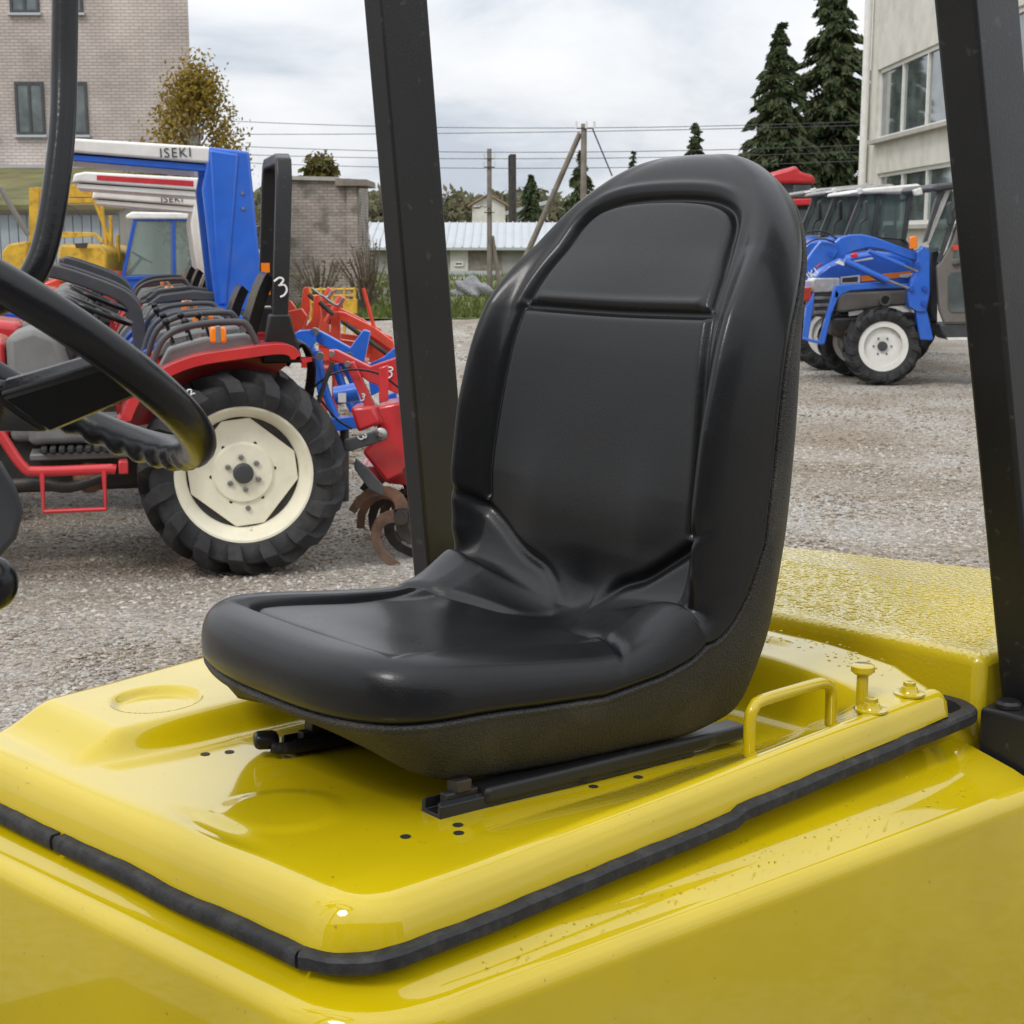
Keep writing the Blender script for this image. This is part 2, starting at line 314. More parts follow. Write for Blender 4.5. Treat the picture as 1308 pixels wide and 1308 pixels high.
# ---------------------------------------------------------------- ground
def gravelmat():
    m = mat('gravel', (.4, .37, .33), .9); t, b, n, l = nodes(m); tc = n('ShaderNodeTexCoord')
    big = n('ShaderNodeTexNoise'); big.inputs['Scale'].default_value = .55; big.inputs['Detail'].default_value = 6; l(tc.outputs['Object'], big.inputs['Vector'])
    cr = n('ShaderNodeValToRGB'); l(big.outputs['Fac'], cr.inputs[0]); e = cr.color_ramp.elements
    e[0].position = .35; e[0].color = (.29, .24, .185, 1); e[1].position = .60; e[1].color = (.44, .415, .38, 1)
    v = n('ShaderNodeTexVoronoi'); v.inputs['Scale'].default_value = 46; l(tc.outputs['Object'], v.inputs['Vector'])
    bw = n('ShaderNodeRGBToBW'); l(v.outputs['Color'], bw.inputs[0])
    mr = n('ShaderNodeMapRange'); l(bw.outputs[0], mr.inputs[0]); mr.inputs[1].default_value = .1; mr.inputs[2].default_value = .9; mr.inputs[3].default_value = .62; mr.inputs[4].default_value = 1.42
    q = n('ShaderNodeMix'); q.data_type = 'RGBA'; q.blend_type = 'MULTIPLY'; q.inputs[0].default_value = 1; l(cr.outputs[0], q.inputs[6]); l(mr.outputs[0], q.inputs[7])
    l(q.outputs[2], b.inputs['Base Color'])
    f = n('ShaderNodeTexNoise'); f.inputs['Scale'].default_value = 25; f.inputs['Detail'].default_value = 8; f.inputs['Roughness'].default_value = .7; l(tc.outputs['Object'], f.inputs['Vector'])
    k0 = n('ShaderNodeBump'); k0.inputs['Strength'].default_value = .9; k0.inputs['Distance'].default_value = .03; l(f.outputs['Fac'], k0.inputs['Height'])
    k = n('ShaderNodeBump'); k.invert = True; k.inputs['Strength'].default_value = .9; k.inputs['Distance'].default_value = .02; l(v.outputs['Distance'], k.inputs['Height']); l(k0.outputs[0], k.inputs['Normal'])
    l(k.outputs[0], b.inputs['Normal'])
    return m
M['gravel'] = gravelmat()
M['grassground'] = mat('grassy_soil', (.10, .12, .035), .95, var=.35, vscale=1.5, dirt=(.16, .13, .07), dirtamt=.7, dscale=2.5, bump=.6, bscale=12)
gx = np.concatenate([np.linspace(-1500, -60, 12), np.linspace(-40, 40, 161), np.linspace(60, 1500, 12)])
gy = np.concatenate([np.linspace(-300, -6, 8), np.linspace(-3, 45, 193), np.linspace(60, 2500, 14)])
GX, GY = np.meshgrid(gx, gy)
GZ = .025 * np.sin(GX * .9 + 1.3 * np.sin(GY * .5)) * np.sin(GY * .7 + .6) + .012 * np.sin(GX * 3.1 + GY) * np.sin(GY * 2.3)
GZ *= np.clip((46 - np.abs(GX)) / 10, 0, 1) * np.clip((50 - GY) / 8, 0, 1)
for wx, wy in ((-1.45, 8.2), (4.58, 19.15)): GZ *= 1 - np.exp(-((GX - wx) ** 2 + (GY - wy) ** 2) / 1.2)
V = np.stack([GX, GY, GZ], -1).reshape(-1, 3); nx = len(gx)
ii, jj = np.meshgrid(np.arange(nx - 1), np.arange(len(gy) - 1)); a = (jj * nx + ii).ravel()
tag(npmesh('ground', V, np.stack([a, a + 1, a + nx + 1, a + nx], 1), M['gravel']), kind='structure')
def gz(x, y):
    return 0.0
# loose stones
M['stones'] = None
def stonemat():
    m = mat('gravel_stone', (.4, .38, .35), .88); t, b, n, l = nodes(m)
    g = n('ShaderNodeNewGeometry'); r = n('ShaderNodeValToRGB'); l(g.outputs['Random Per Island'], r.inputs[0]); e = r.color_ramp.elements
    e[0].color = (.20, .17, .135, 1); e[1].color = (.47, .445, .41, 1); k = e.new(.35); k.color = (.32, .28, .23, 1); k = e.new(.75); k.color = (.41, .385, .35, 1)
    tc = n('ShaderNodeTexCoord'); mp = n('ShaderNodeMapping'); mp.inputs['Scale'].default_value = (.45, 1, 1); l(tc.outputs['Object'], mp.inputs[0])
    x = n('ShaderNodeTexNoise'); x.inputs['Scale'].default_value = .9; x.inputs['Detail'].default_value = 5; l(mp.outputs[0], x.inputs['Vector'])
    c2 = n('ShaderNodeValToRGB'); l(x.outputs['Fac'], c2.inputs[0]); f = c2.color_ramp.elements; f[0].position = .36; f[0].color = (.74, .64, .52, 1); f[1].position = .6; f[1].color = (1.08, 1.08, 1.08, 1)
    q = n('ShaderNodeMix'); q.data_type = 'RGBA'; q.blend_type = 'MULTIPLY'; q.inputs[0].default_value = 1; l(r.outputs[0], q.inputs[6]); l(c2.outputs[0], q.inputs[7])
    l(q.outputs[2], b.inputs['Base Color']); return m
M['stones'] = stonemat()
ico = bmesh.new(); bmesh.ops.create_icosphere(ico, subdivisions=1, radius=1)
IV = np.array([v.co[:] for v in ico.verts]); IF = np.array([[v.index for v in f.verts] for f in ico.faces]); ico.free()
def scatter(regs):
    vs = []; fs = []; k = 0
    for x0, x1, y0, y1, cnt, smin, smax, tri in regs:
        for i in range(cnt):
            y = y0 + (y1 - y0) * random.random() ** 1.5
            x = random.uniform(x0, x1) * y
            s = smin * (smax / smin) ** (random.random() ** 2.2)
            P = IV * (1 + RNG.uniform(-.28, .28, (12, 1))) * np.array([s * random.uniform(.8, 1.5), s * random.uniform(.8, 1.4), s * random.uniform(.5, .8)])
            a = random.random() * 6.3; c_, s_ = math.cos(a), math.sin(a)
            vs.append(P @ np.array([[c_, s_, 0], [-s_, c_, 0], [0, 0, 1]]) + np.array([x, y, s * .15])); fs.append(IF + 12 * k); k += 1
    return np.concatenate(vs), np.concatenate(fs)
SV, SF = scatter([(-.40, .02, 4.6, 13, 44000, .0035, .015, True), (.14, .36, 5.6, 24, 34000, .005, .019, True), (-.36, .0, 12, 32, 4000, .012, .05, True)])
gx_ = SV[:, 0]; gy_ = SV[:, 1]
zz_ = .025 * np.sin(gx_ * .9 + 1.3 * np.sin(gy_ * .5)) * np.sin(gy_ * .7 + .6) + .012 * np.sin(gx_ * 3.1 + gy_) * np.sin(gy_ * 2.3)
for wx, wy in ((-1.45, 8.2), (4.58, 19.15)): zz_ *= 1 - np.exp(-((gx_ - wx) ** 2 + (gy_ - wy) ** 2) / 1.2)
SV[:, 2] += zz_
tag(npmesh('loose_gravel', SV, SF, M['stones'], smooth=False), 'loose grey and buff gravel stones spread over the yard', 'gravel', kind='stuff')

# ---------------------------------------------------------------- forklift frame
FO = Vector((-0.2075, 1.8802, 0)); HZ = 1.12
fork = empty('forklift', FO, rad(225))
tag(fork, 'bright yellow forklift with black seat and posts in the foreground', 'forklift')
def FW(x, y, z):      # forklift local to world
    a = rad(45); return Vector((FO.x - math.cos(a) * x + math.sin(a) * y, FO.y - math.sin(a) * x - math.cos(a) * y, HZ + z))
def FL(p):            # world to forklift local (z measured from the ground)
    a = rad(45); v = Vector(p) - FO; return Vector((-math.cos(a) * v.x - math.sin(a) * v.y, math.sin(a) * v.x - math.cos(a) * v.y, v.z))
def fat(px, py, Y): return FL(at(px, py, Y))

# ---- hood: one pressed sheet
RC = .075
def y_nb(x): return .335 - .065 * np.minimum(x, .3)
XC = .275 - .05 * .335 - RC; YC = .335 - .065 * XC - RC     # centre of the rounded near-front corner
def y_near(x):
    q = np.clip((x - XC) / RC, 0, 1); return y_nb(x) - RC * (1 - np.sqrt(np.maximum(1 - q * q, 0)))
def y_far(x): return -.545 + .12 * np.clip(x, -.9, .3)
def x_front(y): return .275 - .05 * y
def x_rear(y): return -.885 + np.maximum(0, y - .27) * .55
def hood_z(x, y):
    pan = .05 * np.minimum(x, 0)
    z = pan + .006 * sm((x - .05) / .2)
    yf = .238 + .01 * x; yr = y_nb(x) - .028
    zr = .004 - .034 * np.minimum(x, .2)
    t = np.clip((y - yf) / (yr - yf), 0, 1.25)
    z = z + (zr - pan) * t
    ft = sm((-.262 - .05 * x - y) / .05) * sm((.235 - x) / .10)
    z = z * (1 - ft) + .034 * ft
    rt = sm((-.672 - x) / .055)
    zp = .05 - .022 * sm((y - .1) / .3)
    z = z * (1 - rt) + np.maximum(z, zp) * rt
    # stiffening bead on the rear shelf
    z = z + .007 * sm(1 - np.abs(x + .80) / .02) * sm((.12 - y) / .03)
    # round recess in the far shelf
    r = np.hypot((x - .035), (y + .395) * 1.05)
    z = z - .011 * sm((.068 - r) / .016) * ft
    # round dome near the lever
    r = np.hypot(x - .12, y - .02); z = z + .0022 * sm((.085 - r) / .03)
    # soft hollow on the front lip
    z = z - .004 * sm(1 - np.hypot((x - .215) / .03, (y - .02) / .12))
    z = z + .0012 * np.sin(9 * x + 3 * y + 1) * np.sin(7 * y - 2 * x) + .0006 * np.sin(23 * x + 5 * y) * np.sin(19 * y)
    return z
def cl(n):  # parameters 0..1 crowded at both ends
    a = np.concatenate([np.linspace(0, .08, 16) ** 1, np.linspace(.08, .92, n)[1:-1], np.linspace(.92, 1, 16)]); return a
U_, V_ = np.meshgrid(cl(240), cl(200), indexing='ij')
Y0 = -.6 + V_ * 1.0
X_ = x_front(Y0) + (x_rear(Y0) - x_front(Y0)) * U_
for _ in range(5):
    Yq = y_far(X_) + (y_nb(X_) - y_far(X_)) * V_
    X_ = x_front(Yq) + (x_rear(Yq) - x_front(Yq)) * U_
Y_ = Yq
cq = (X_ > XC) & (Y_ > YC); Lx = x_front(Y_) - XC; Ly = y_nb(X_) - YC          # round the near-front corner of the sheet
cu = np.clip((X_ - XC) / Lx, 0, 1); cv = np.clip((Y_ - YC) / Ly, 0, 1)
X_, Y_ = np.where(cq, XC + Lx * cu * np.sqrt(1 - cv ** 2 / 2), X_), np.where(cq, YC + Ly * cv * np.sqrt(1 - cu ** 2 / 2), Y_)
def rolloff(d, R, D): q = np.clip((R - d) / R, 0, 1); return D * (1 - np.sqrt(np.maximum(1 - q ** 2.0, 0)))
Z_ = hood_z(X_, Y_)
ds = [(x_front(Y_) - X_, .04, .064), (y_nb(X_) - Y_, .034, .054), (X_ - x_rear(Y_), .03, .06), (Y_ - y_far(X_), .03, .06)]
drop = sum(rolloff(d, R, D) ** 3 for d, R, D in ds) ** (1 / 3)
corn = (X_ > XC) & (Y_ > YC)
rolls = [rolloff(d, R, D) for d, R, D in ds]
dc = (1 - np.hypot((X_ - XC) / Lx, (Y_ - YC) / Ly)) * RC; ang_ = np.clip(np.arctan2(Y_ - YC, X_ - XC) / (math.pi / 2), 0, 1)
drop = np.where(corn, rolloff(np.maximum(dc, 0), .04 - .006 * ang_, .064 - .010 * ang_), drop)
Z_ = Z_ - drop
nu, nv = X_.shape
HV = np.stack([X_, Y_, Z_ + HZ], -1).reshape(-1, 3)
i_, j_ = np.meshgrid(np.arange(nu - 1), np.arange(nv - 1), indexing='ij'); a = (i_ * nv + j_).ravel()
hood = npmesh('hood', HV, np.stack([a, a + 1, a + nv + 1, a + nv], 1)[:, ::-1], M['yellow'], fork)
hood['label'] = 'glossy yellow pressed steel engine hood under the seat'
# hood skirt edge: rubber seals under the rim
def edge_pt(side, t):
    if side == 'near': x = XC - (1.115 - .26 + XC) * t; return np.array([x, float(y_nb(x)) + .003, float(hood_z(np.array(x), np.array(float(y_nb(x)) - .03))) - .050 - .006 * (t < .5)])
    y = -.52 + (YC + .52) * t; x = float(x_front(y)); return np.array([x + .004, y, float(hood_z(np.array(x - .05), np.array(y))) - .064])
def strip(pts, w, h, wob=0):
    mb = MB(); P = [Vector(p) for p in pts]; n = len(P); vs = []
    for i, p in enumerate(P):
        t = (P[min(i + 1, n - 1)] - P[max(i - 1, 0)]).normalized(); s_ = t.cross(Vector((0, 0, 1))).normalized(); u = s_.cross(t)
        k = wob * (math.sin(i * 1.7) + math.sin(i * .61 + 2)) * .5
        for a_, b_ in ((-.5, -.5), (.35, -.5), (.5, -.3), (.5, .3), (.35, .5), (-.5, .5)): vs.append(p + s_ * (a_ * w + k * .4) + u * (b_ * h + k * (1 if b_ > 0 else .2)))
    fs = [(i * 6 + k, i * 6 + (k + 1) % 6, i * 6 + 6 + (k + 1) % 6, i * 6 + 6 + k) for i in range(n - 1) for k in range(6)]
    fs += [(0, 1, 2, 3, 4, 5), tuple((n - 1) * 6 + k for k in (5, 4, 3, 2, 1, 0))]
    return mb.add(vs, fs)
npts = [edge_pt('near', t) for t in np.linspace(.0, 1, 60)]
fr_end = edge_pt('front', 1.0); n0 = npts[0]
arc_ = []
for k in range(1, 10):
    a_ = k / 10 * math.pi / 2; arc_.append(np.array([XC + (RC + .004) * math.cos(a_), YC + (RC + .003) * math.sin(a_), fr_end[2] + (n0[2] - fr_end[2]) * k / 10]))
npts = [fr_end + np.array([0, .001, 0])] + arc_ + npts
last = npts[-1]
for k in range(1, 9):   # around the rear corner
    a_ = k / 8; npts.append(np.array([last[0] - .05 * math.sin(a_ * 1.5), last[1] - .07 * a_ ** 2, last[2]]))
strip([(p[0], p[1], p[2] + HZ) for p in npts], .024, .020, .0008).build('hood_seal', M['seal'], fork, smooth=40)
for t0, t1 in ((0, .385), (.395, 1.0)):
    strip([tuple(np.array(edge_pt('front', t)) + np.array([0, 0, HZ])) for t in np.linspace(t0, t1, 30)], .022, .020, .0006).build('hood_seal', M['seal'], fork, smooth=40)
# ---- body below the hood
def bodyprof(side, t):
    """inner top, crease, outward direction"""
    if side == 'near':
        x = .235 - 1.12 * t; yi = float(y_nb(x)) - .03; yc = .345 - .135 * (x - .2) * .95; return Vector((x, yi, -.062)), Vector((x, yc, -.096)), Vector((0.05, 1, 0)).normalized()
    y = .33 - 1.15 * t; xi = float(x_front(y)) - .03; xc = .292 - .07 * y; return Vector((xi, y, -.066)), Vector((xc, y, -.090)), Vector((1, 0.05, 0)).normalized()
secs = []
for t in np.linspace(1, 0.09, 40): secs.append(bodyprof('near', t))
A_s, B_s = secs[-1], bodyprof('front', .085)
def bez(p, c, q, u): return p * (1 - u) ** 2 + c * (2 * u * (1 - u)) + q * u * u
for k in range(1, 10):
    u = k / 10; out_ = []
    for i in (0, 1):
        p_, q_ = A_s[i], B_s[i]; out_.append(bez(p_, Vector((q_.x + .0, p_.y, (p_.z + q_.z) / 2)), q_, u))
    secs.append((out_[0], out_[1], A_s[2].lerp(B_s[2], u).normalized()))
for t in np.linspace(.085, 1, 40): secs.append(bodyprof('front', t))
vs = []; mrow = None
for inn, cr, od in secs:
    row = [inn, inn.lerp(cr, .5), inn.lerp(cr, .8)]
    R = .028
    for k in range(8):
        a_ = k / 7 * math.pi / 2; row.append(Vector((cr.x, cr.y, cr.z)) + od * (R * math.sin(a_) - .0) + Vector((0, 0, -R * (1 - math.cos(a_)) - .003)))
    row += [row[-1] + Vector((0, 0, -.25)) + od * .004, row[-1] + Vector((0, 0, -.75))]
    mrow = len(row); vs += [(p.x, p.y, p.z + HZ) for p in row]
fs = [(i * mrow + k, i * mrow + k + 1, (i + 1) * mrow + k + 1, (i + 1) * mrow + k) for i in range(len(secs) - 1) for k in range(mrow - 1)]
fs.append(tuple(range(mrow)))
body = MB().add(vs, fs).build('body', M['yellow'], fork, smooth=50)
# ---- counterweight
cwp = [(-.945, -.80), (-.915, .385), (-1.585, .385), (-1.30, -.80)]
mb = MB(); n = len(cwp); mb.add([(x, y, HZ + .062) for x, y in cwp] + [(x + .0, y, HZ - .75) for x, y in cwp], [(0, 1, 2, 3), (7, 6, 5, 4)] + [(i, i + 4, (i + 1) % 4 + 4, (i + 1) % 4) for i in range(4)])
cw = mb.build('counterweight', M['wet'], fork, bevel=.018, seg=4); cw['label'] = 'wet yellow counterweight top beaded with rain drops'
# rain drops
def drops(n, fx, zf, smin, smax, name, parent, flat=.4):
    h = MB().lathe([(0, 1.0), (.45, .93), (.8, .6), (1, .02)], 9, 'z'); hv = np.array(h.v); hf = h.f; vs = []; fs = []
    q3 = [tuple(f) for f in hf if len(f) == 4]
    for i in range(n):
        x, y = fx(); s = smin * (smax / smin) ** (random.random() ** 2)
        st = random.uniform(.8, 1.6); a_ = random.random() * 3.1; P = hv * np.array([s * st, s, s * flat]); c_, s_ = math.cos(a_), math.sin(a_)
        P = P @ np.array([[c_, s_, 0], [-s_, c_, 0], [0, 0, 1]]); P = P + np.array([x, y, zf(x, y) + HZ + .0002])
        fs += [tuple(k + len(vs) * len(hv) for k in f) for f in q3]; vs.append(P)
    o = npmesh(name, np.concatenate(vs), np.array(fs), M['yellow'], parent); o['kind'] = 'stuff'; return o
drops(2200, lambda: (random.uniform(-1.3, -.97), random.uniform(-.35, .36)), lambda x, y: .062, .0014, .0048, 'rain_drops', fork, .5)
hz1 = lambda x, y: float(hood_z(np.array(x), np.array(y)))
drops(110, lambda: (random.uniform(-.87, -.78), random.uniform(-.1, .28)), hz1, .0012, .0032, 'rain_drops', fork)
def bz(x, y):
    yi = float(y_near(x)) - .03; yc = .345 - .135 * (x - .2) * .95; return -.062 - .034 * (y - yi) / (yc - yi)
drops(240, lambda: (lambda x: (x, random.uniform(float(y_near(x)) + .004, .345 - .135 * (x - .2) * .95)))(random.uniform(-.8, .1)), bz, .0006, .0018, 'rain_drops', fork)
# ---- holes, handle, latch, bolts
for px, py, z in ((262, 963, 0.), (293, 960, 0.), (518, 1070, 0.), (585, 1055, 0.), (586, 1065, 0.), (758, 1012, -.02), (815, 998, -.022)):
    p = at(px, py, 1); d = p - Vector((0, 0, CAMH)); q = Vector((0, 0, CAMH)) + d * ((HZ + z - CAMH) / d.z); q = FL(q); x, y = q.x, q.y
    MB().lathe([(0, .0065), (.0006, .0065)], 14, 'z', (x, y, HZ + hz1(x, y) + .0003)).build('bolt_hole', M['seal'], fork)
def hp(x, y, dz=0): return Vector((x, y, HZ + hz1(x, y) + dz))
hy = .292
MB().tube(curve_pts([hp(-.455, hy, -.01), hp(-.455, hy, .045), hp(-.463, hy, .062), hp(-.485, hy, .068), hp(-.60, hy, .066), hp(-.635, hy, .062), hp(-.648, hy, .05), hp(-.65, hy, .03), hp(-.65, hy, -.01)], 5), .0085, 14).build('grab_handle', M['yellow'], fork, smooth=60)
lp = MB().tube([hp(-.69, .318, -.02), hp(-.692, .316, .055)], .0085, 12); lp.lathe([(0, .013), (.004, .0175), (.012, .0175), (.014, .014)], 16, 'z', hp(-.692, .316, .052)).build('latch_pin', M['yellow'], fork, smooth=40)
MB().lathe([(0, .012), (.001, .012)], 16, 'z', hp(-.69, .318, .001)).build('latch_slot', M['seal'], fork)
for bx_, by_ in ((-.672, .345), (-.765, .350)):
    b = hp(bx_, by_)
    o = MB().lathe([(0, .023), (.003, .023), (.0035, .015), (.006, .013), (.012, .011), (.013, .008)], 20, 'z', b).build('bolt', M['yellow'], fork, smooth=35)
    MB().lathe([(0, .009), (.006, .009), (.0065, .004), (.003, .003)], 6, 'z', b + Vector((0, 0, .0125))).build('bolt_head', M['yellow'], o)
# ---- posts of the overhead guard
def post(name, b0, b1, wy, wx):
    mb = MB(); vs = []
    for (x, y, z), k in ((b0, 1), (b1, .97)):
        for i, j in ((0, -.5), (0, .5), (-1, .5), (-1, -.5)): vs.append((x + i * wx * k, y + j * wy * k, z + HZ))
    mb.add(vs, [(3, 2, 1, 0), (4, 5, 6, 7), (0, 1, 5, 4), (1, 2, 6, 5), (2, 3, 7, 6), (3, 0, 4, 7)])
    return mb.build(name, M['black_paint'], fork, bevel=.006, seg=3)
post('post', (-.975, .432, -.10), (-.655, .405, 1.14), .062, .125)
post('post', (-.822, -.772, -.10), (-.650, -.712, 1.14), .05, .118)
mb = MB().box((-.98, .452, HZ - .11), (.17, .115, .2)); mb.box((-.93, .47, HZ - .38), (.07, .06, .5)); mb.build('post_bracket', M['black_paint'], fork, bevel=.006)
MB().lathe([(0, .02), (.006, .02), (.010, .016)], 16, 'z', (-.925, .425, HZ - .009)).build('bracket_bolt', M['black_paint'], fork, smooth=40)
mb = MB().box((-.86, -.80, HZ - .35), (.16, .12, .6)); mb.build('post_bracket', M['black_paint'], fork, bevel=.006)
# ---- floor of the cab and cowl
MB().box((.62, -.25, HZ - .62), (.75, 1.2, .04)).build('floor_plate', M['mat_rub'], fork, bevel=.005)
# ---- steering wheel
Cw = fat(0, 431, 1.30); beta = .632; gam = -.054
nrm = Vector((-math.sin(beta) * math.cos(gam), -math.sin(beta) * math.sin(gam), math.cos(beta))); ux = Vector((-math.cos(beta) * math.cos(gam), -math.cos(beta) * math.sin(gam), -math.sin(beta))); uy = nrm.cross(ux)
RW = .186
ring = []; radii = []
mb = MB(); n_ = 192; k_ = 16; vs = []
for i in range(n_):
    a_ = 2 * math.pi * i / n_; er = ux * math.cos(a_) + uy * math.sin(a_); c0 = Cw + er * RW
    for k in range(k_):
        b_ = 2 * math.pi * k / k_; ra = .0155; low = max(0, -math.sin(b_)) ** 2
        ra += .0024 * low * math.sin(a_ * 40) * min(1, max(0, (math.sin(a_) + .55) * 2.5))
        vs.append(c0 + er * (ra * math.cos(b_)) + nrm * (ra * math.sin(b_)))
mb.add(vs, [(i * k_ + k, ((i + 1) % n_) * k_ + k, ((i + 1) % n_) * k_ + (k + 1) % k_, i * k_ + (k + 1) % k_) for i in range(n_) for k in range(k_)])
sw = mb.build('steering_wheel', M['black_plastic'], fork, smooth=60); sw['label'] = 'black steering wheel with finger grips'
for ang in (278, 98, 188):
    a_ = rad(ang); er = ux * math.cos(a_) + uy * math.sin(a_); ev = nrm.cross(er)
    P0 = Cw - nrm * .062 + er * .01; P1 = Cw - nrm * .052 + er * .09; P2 = Cw + er * (RW - .004) - nrm * .004
    mb = MB()
    for A_, B_, w0, w1 in ((P0, P1, .07, .058), (P1, P2, .058, .044)): mb.bar(A_, B_, w0, .02, up=nrm, w2=w1, h2=.018)
    mb.build('spoke', M['black_plastic'], sw, bevel=.005, seg=2)
mb = MB(); hubv = []
for r_, h_ in ((.036, -.10), (.038, -.06), (.034, -.046), (.0, -.044)):
    for k in range(24):
        a_ = 2 * math.pi * k / 24; hubv.append(Cw + nrm * h_ + (ux * math.cos(a_) + uy * math.sin(a_)) * max(r_, .001))
mb.add(hubv, [(i * 24 + k, i * 24 + (k + 1) % 24, (i + 1) * 24 + (k + 1) % 24, (i + 1) * 24 + k) for i in range(3) for k in range(24)])
mb.build('hub', M['black_plastic'], sw, smooth=50)
MB().tube([Cw - nrm * .09, Cw - nrm * .2 - ux * .10, Cw - nrm * .45 - ux * .30, Cw - nrm * .7 - ux * .42], [.022, .022, .026, .035], 16).build('steering_column', M['black_plastic'], fork, smooth=60)
# ---- bent tube of the front post, dash corner, lever knob
MB().tube(curve_pts([fat(84, -40, 1.66), fat(82, 80, 1.64), fat(80, 159, 1.62), fat(72, 235, 1.6), fat(61, 300, 1.585), fat(47, 342, 1.575), fat(25, 372, 1.57), fat(-10, 389, 1.565), fat(-60, 405, 1.56), fat(-150, 425, 1.55)], 6), .0135, 18).build('front_grab_bar', M['black_plastic'], fork, smooth=60)
lv = MB().tube(curve_pts([fat(-150, 1000, 1.42), fat(-60, 850, 1.42), fat(-22, 752, 1.42)], 6), .006, 10).build('control_lever', M['black_plastic'], fork, smooth=60)
c0 = fat(-10, 745, 1.42); MB().ball(c0, .024, 24, 16, (1, 1, 1.1)).build('lever_knob', M['black_plastic'], lv, smooth=80)
mb = MB(); q = [fat(*p, 1.40) for p in ((-70, 545), (-20, 570), (6, 592), (24, 622), (33, 655), (24, 690), (0, 716), (-30, 733), (-80, 748))]
q2 = [p + (FL(Vector((-.07, .10, 0))) - FL(Vector((0, 0, 0)))) for p in q]; n = len(q)
mb.add(q + q2, [tuple(range(n)), tuple(range(2 * n - 1, n - 1, -1))] + [(i, i + n, (i + 1) % n + n, (i + 1) % n) for i in range(n)]).build('column_cover', M['dkgrey'], fork, bevel=.008, seg=3)
# ---------------------------------------------------------------- the seat
seat_rz = rad(-4); tilt = rad(2.7)
Sprof = [(.10,.178),(.06,.185),(0,.188),(-.08,.185),(-.16,.178),(-.24,.170),(-.31,.162),(-.37,.156),(-.415,.156),(-.445,.168),(-.463,.193),(-.470,.225),(-.472,.27),(-.471,.32),(-.471,.38),(-.473,.44),(-.478,.50),(-.486,.555),(-.502,.61),(-.527,.66),(-.557,.708),(-.586,.755),(-.615,.80),(-.640,.838),(-.655,.861)]
PC = curve_pts([(x, 0, z) for x, z in Sprof], 10)
PC = np.array([[p.x, p.z] for p in PC]); seg = np.r_[0, np.cumsum(np.hypot(*np.diff(PC, axis=0).T))]
ST = seg[-1]
tan = np.gradient(PC, seg, axis=0); tan /= np.linalg.norm(tan, axis=1)[:, None]
for _ in range(12): tan[1:-1] = (tan[:-2] + 2 * tan[1:-1] + tan[2:]) / 4
nor = np.stack([-tan[:, 1], tan[:, 0]], 1) * -1
nor = np.stack([tan[:, 1], -tan[:, 0]], 1)
if nor[10, 1] < 0: nor = -nor
def ci(s): return np.interp(s, seg, PC[:, 0]), np.interp(s, seg, PC[:, 1])
def cn(s):
    a_, b_ = np.interp(s, seg, nor[:, 0]), np.interp(s, seg, nor[:, 1]); q = np.hypot(a_, b_); return a_ / q, b_ / q
def s_at_z(z):   # along the back
    k = np.where(PC[:, 0] < -.45)[0]; return float(np.interp(z, PC[k, 1], seg[k]))
def s_at_x(x):
    k = np.where((PC[:, 0] > -.44))[0]; return float(np.interp(-x, -PC[k, 0], seg[k]))
SCR = s_at_x(-.437)          # crease between seat and back
sA = 0.0; sB = ST
s0_ = s_at_z(.45); sf_ = .15
ks = np.concatenate([sf_ * (1 - np.cos(np.linspace(0, math.pi / 2, 60)) ** 1.0), np.linspace(sf_, s0_, 40)[1:], s0_ + (ST - s0_) * np.sin(np.linspace(0, math.pi / 2, 80)[1:])])
kw = np.interp(ks, [0, sf_, .35, SCR, s_at_z(.30), s0_, ST], [.25, .255, .264, .274, .282, .282, .278])
kw = kw * np.where(ks < sf_, (1 - np.clip((sf_ - ks) / sf_, 0, 1) ** 3.0) ** (1 / 3.0), 1) * np.where(ks > s0_, (1 - np.clip((ks - s0_) / (ST - s0_), 0, 1) ** 2.75) ** (1 / 2.4), 1)
wk = np.stack([ks, kw], 1)
# boundary polyline, resampled by arc length
side = wk
ds_ = np.r_[0, np.cumsum(np.hypot(*np.diff(side, axis=0).T))]; NB = 430
sb = np.stack([np.interp(np.linspace(0, ds_[-1], NB), ds_, side[:, i]) for i in (0, 1)], 1)
for _ in range(6): sb[1:-1] = (sb[:-2] + 2 * sb[1:-1] + sb[2:]) / 4
B = np.concatenate([sb, np.stack([sb[::-1, 0], -sb[::-1, 1]], 1)[1:-1]])     # (s,t)
spA, spB = .22, ST - .20
spine = np.stack([np.clip(B[:, 0], spA, spB), np.zeros(len(B))], 1)
L = np.linalg.norm(B - spine, axis=1)
def groove(d, dep, wd): return -dep * np.exp(-(d / wd) ** 2)
def seg_d(s, t, P):
    """distance to a polyline in the (s,|t|) sheet"""
    d = np.full(s.shape, 9.)
    for (a0, b0), (a1, b1) in zip(P[:-1], P[1:]):
        vx, vy = a1 - a0, b1 - b0; k = np.clip(((s - a0) * vx + (t - b0) * vy) / (vx * vx + vy * vy + 1e-12), 0, 1)
        d = np.minimum(d, np.hypot(s - a0 - k * vx, t - b0 - k * vy))
    return d
def cr2(P, n=8): return [(p.x, p.y) for p in curve_pts([(a_, b_, 0) for a_, b_ in P], n)]
z2 = lambda z: s_at_z(z if z < .5 else .5 + (z - .5) * 1.15 if z < .62 else z)
G_seat = cr2([(.085, 0), (.083, .08), (.085, .13), (.095, .158), (.12, .170), (.20, .175), (.27, .178), (.34, .186), (.405, .20)])
G_hipL = cr2([(.388, .275), (.402, .235), (.428, .175), (.45, .12), (.472, .07), (.495, .042), (SCR - .02, .025)])          # seat side of the hip wedge
G_hipU = cr2([(z2(.325), .268), (z2(.305), .24), (z2(.268), .185), (z2(.232), .13), (SCR + .06, .08), (SCR + .03, .045), (SCR + .012, .03)])
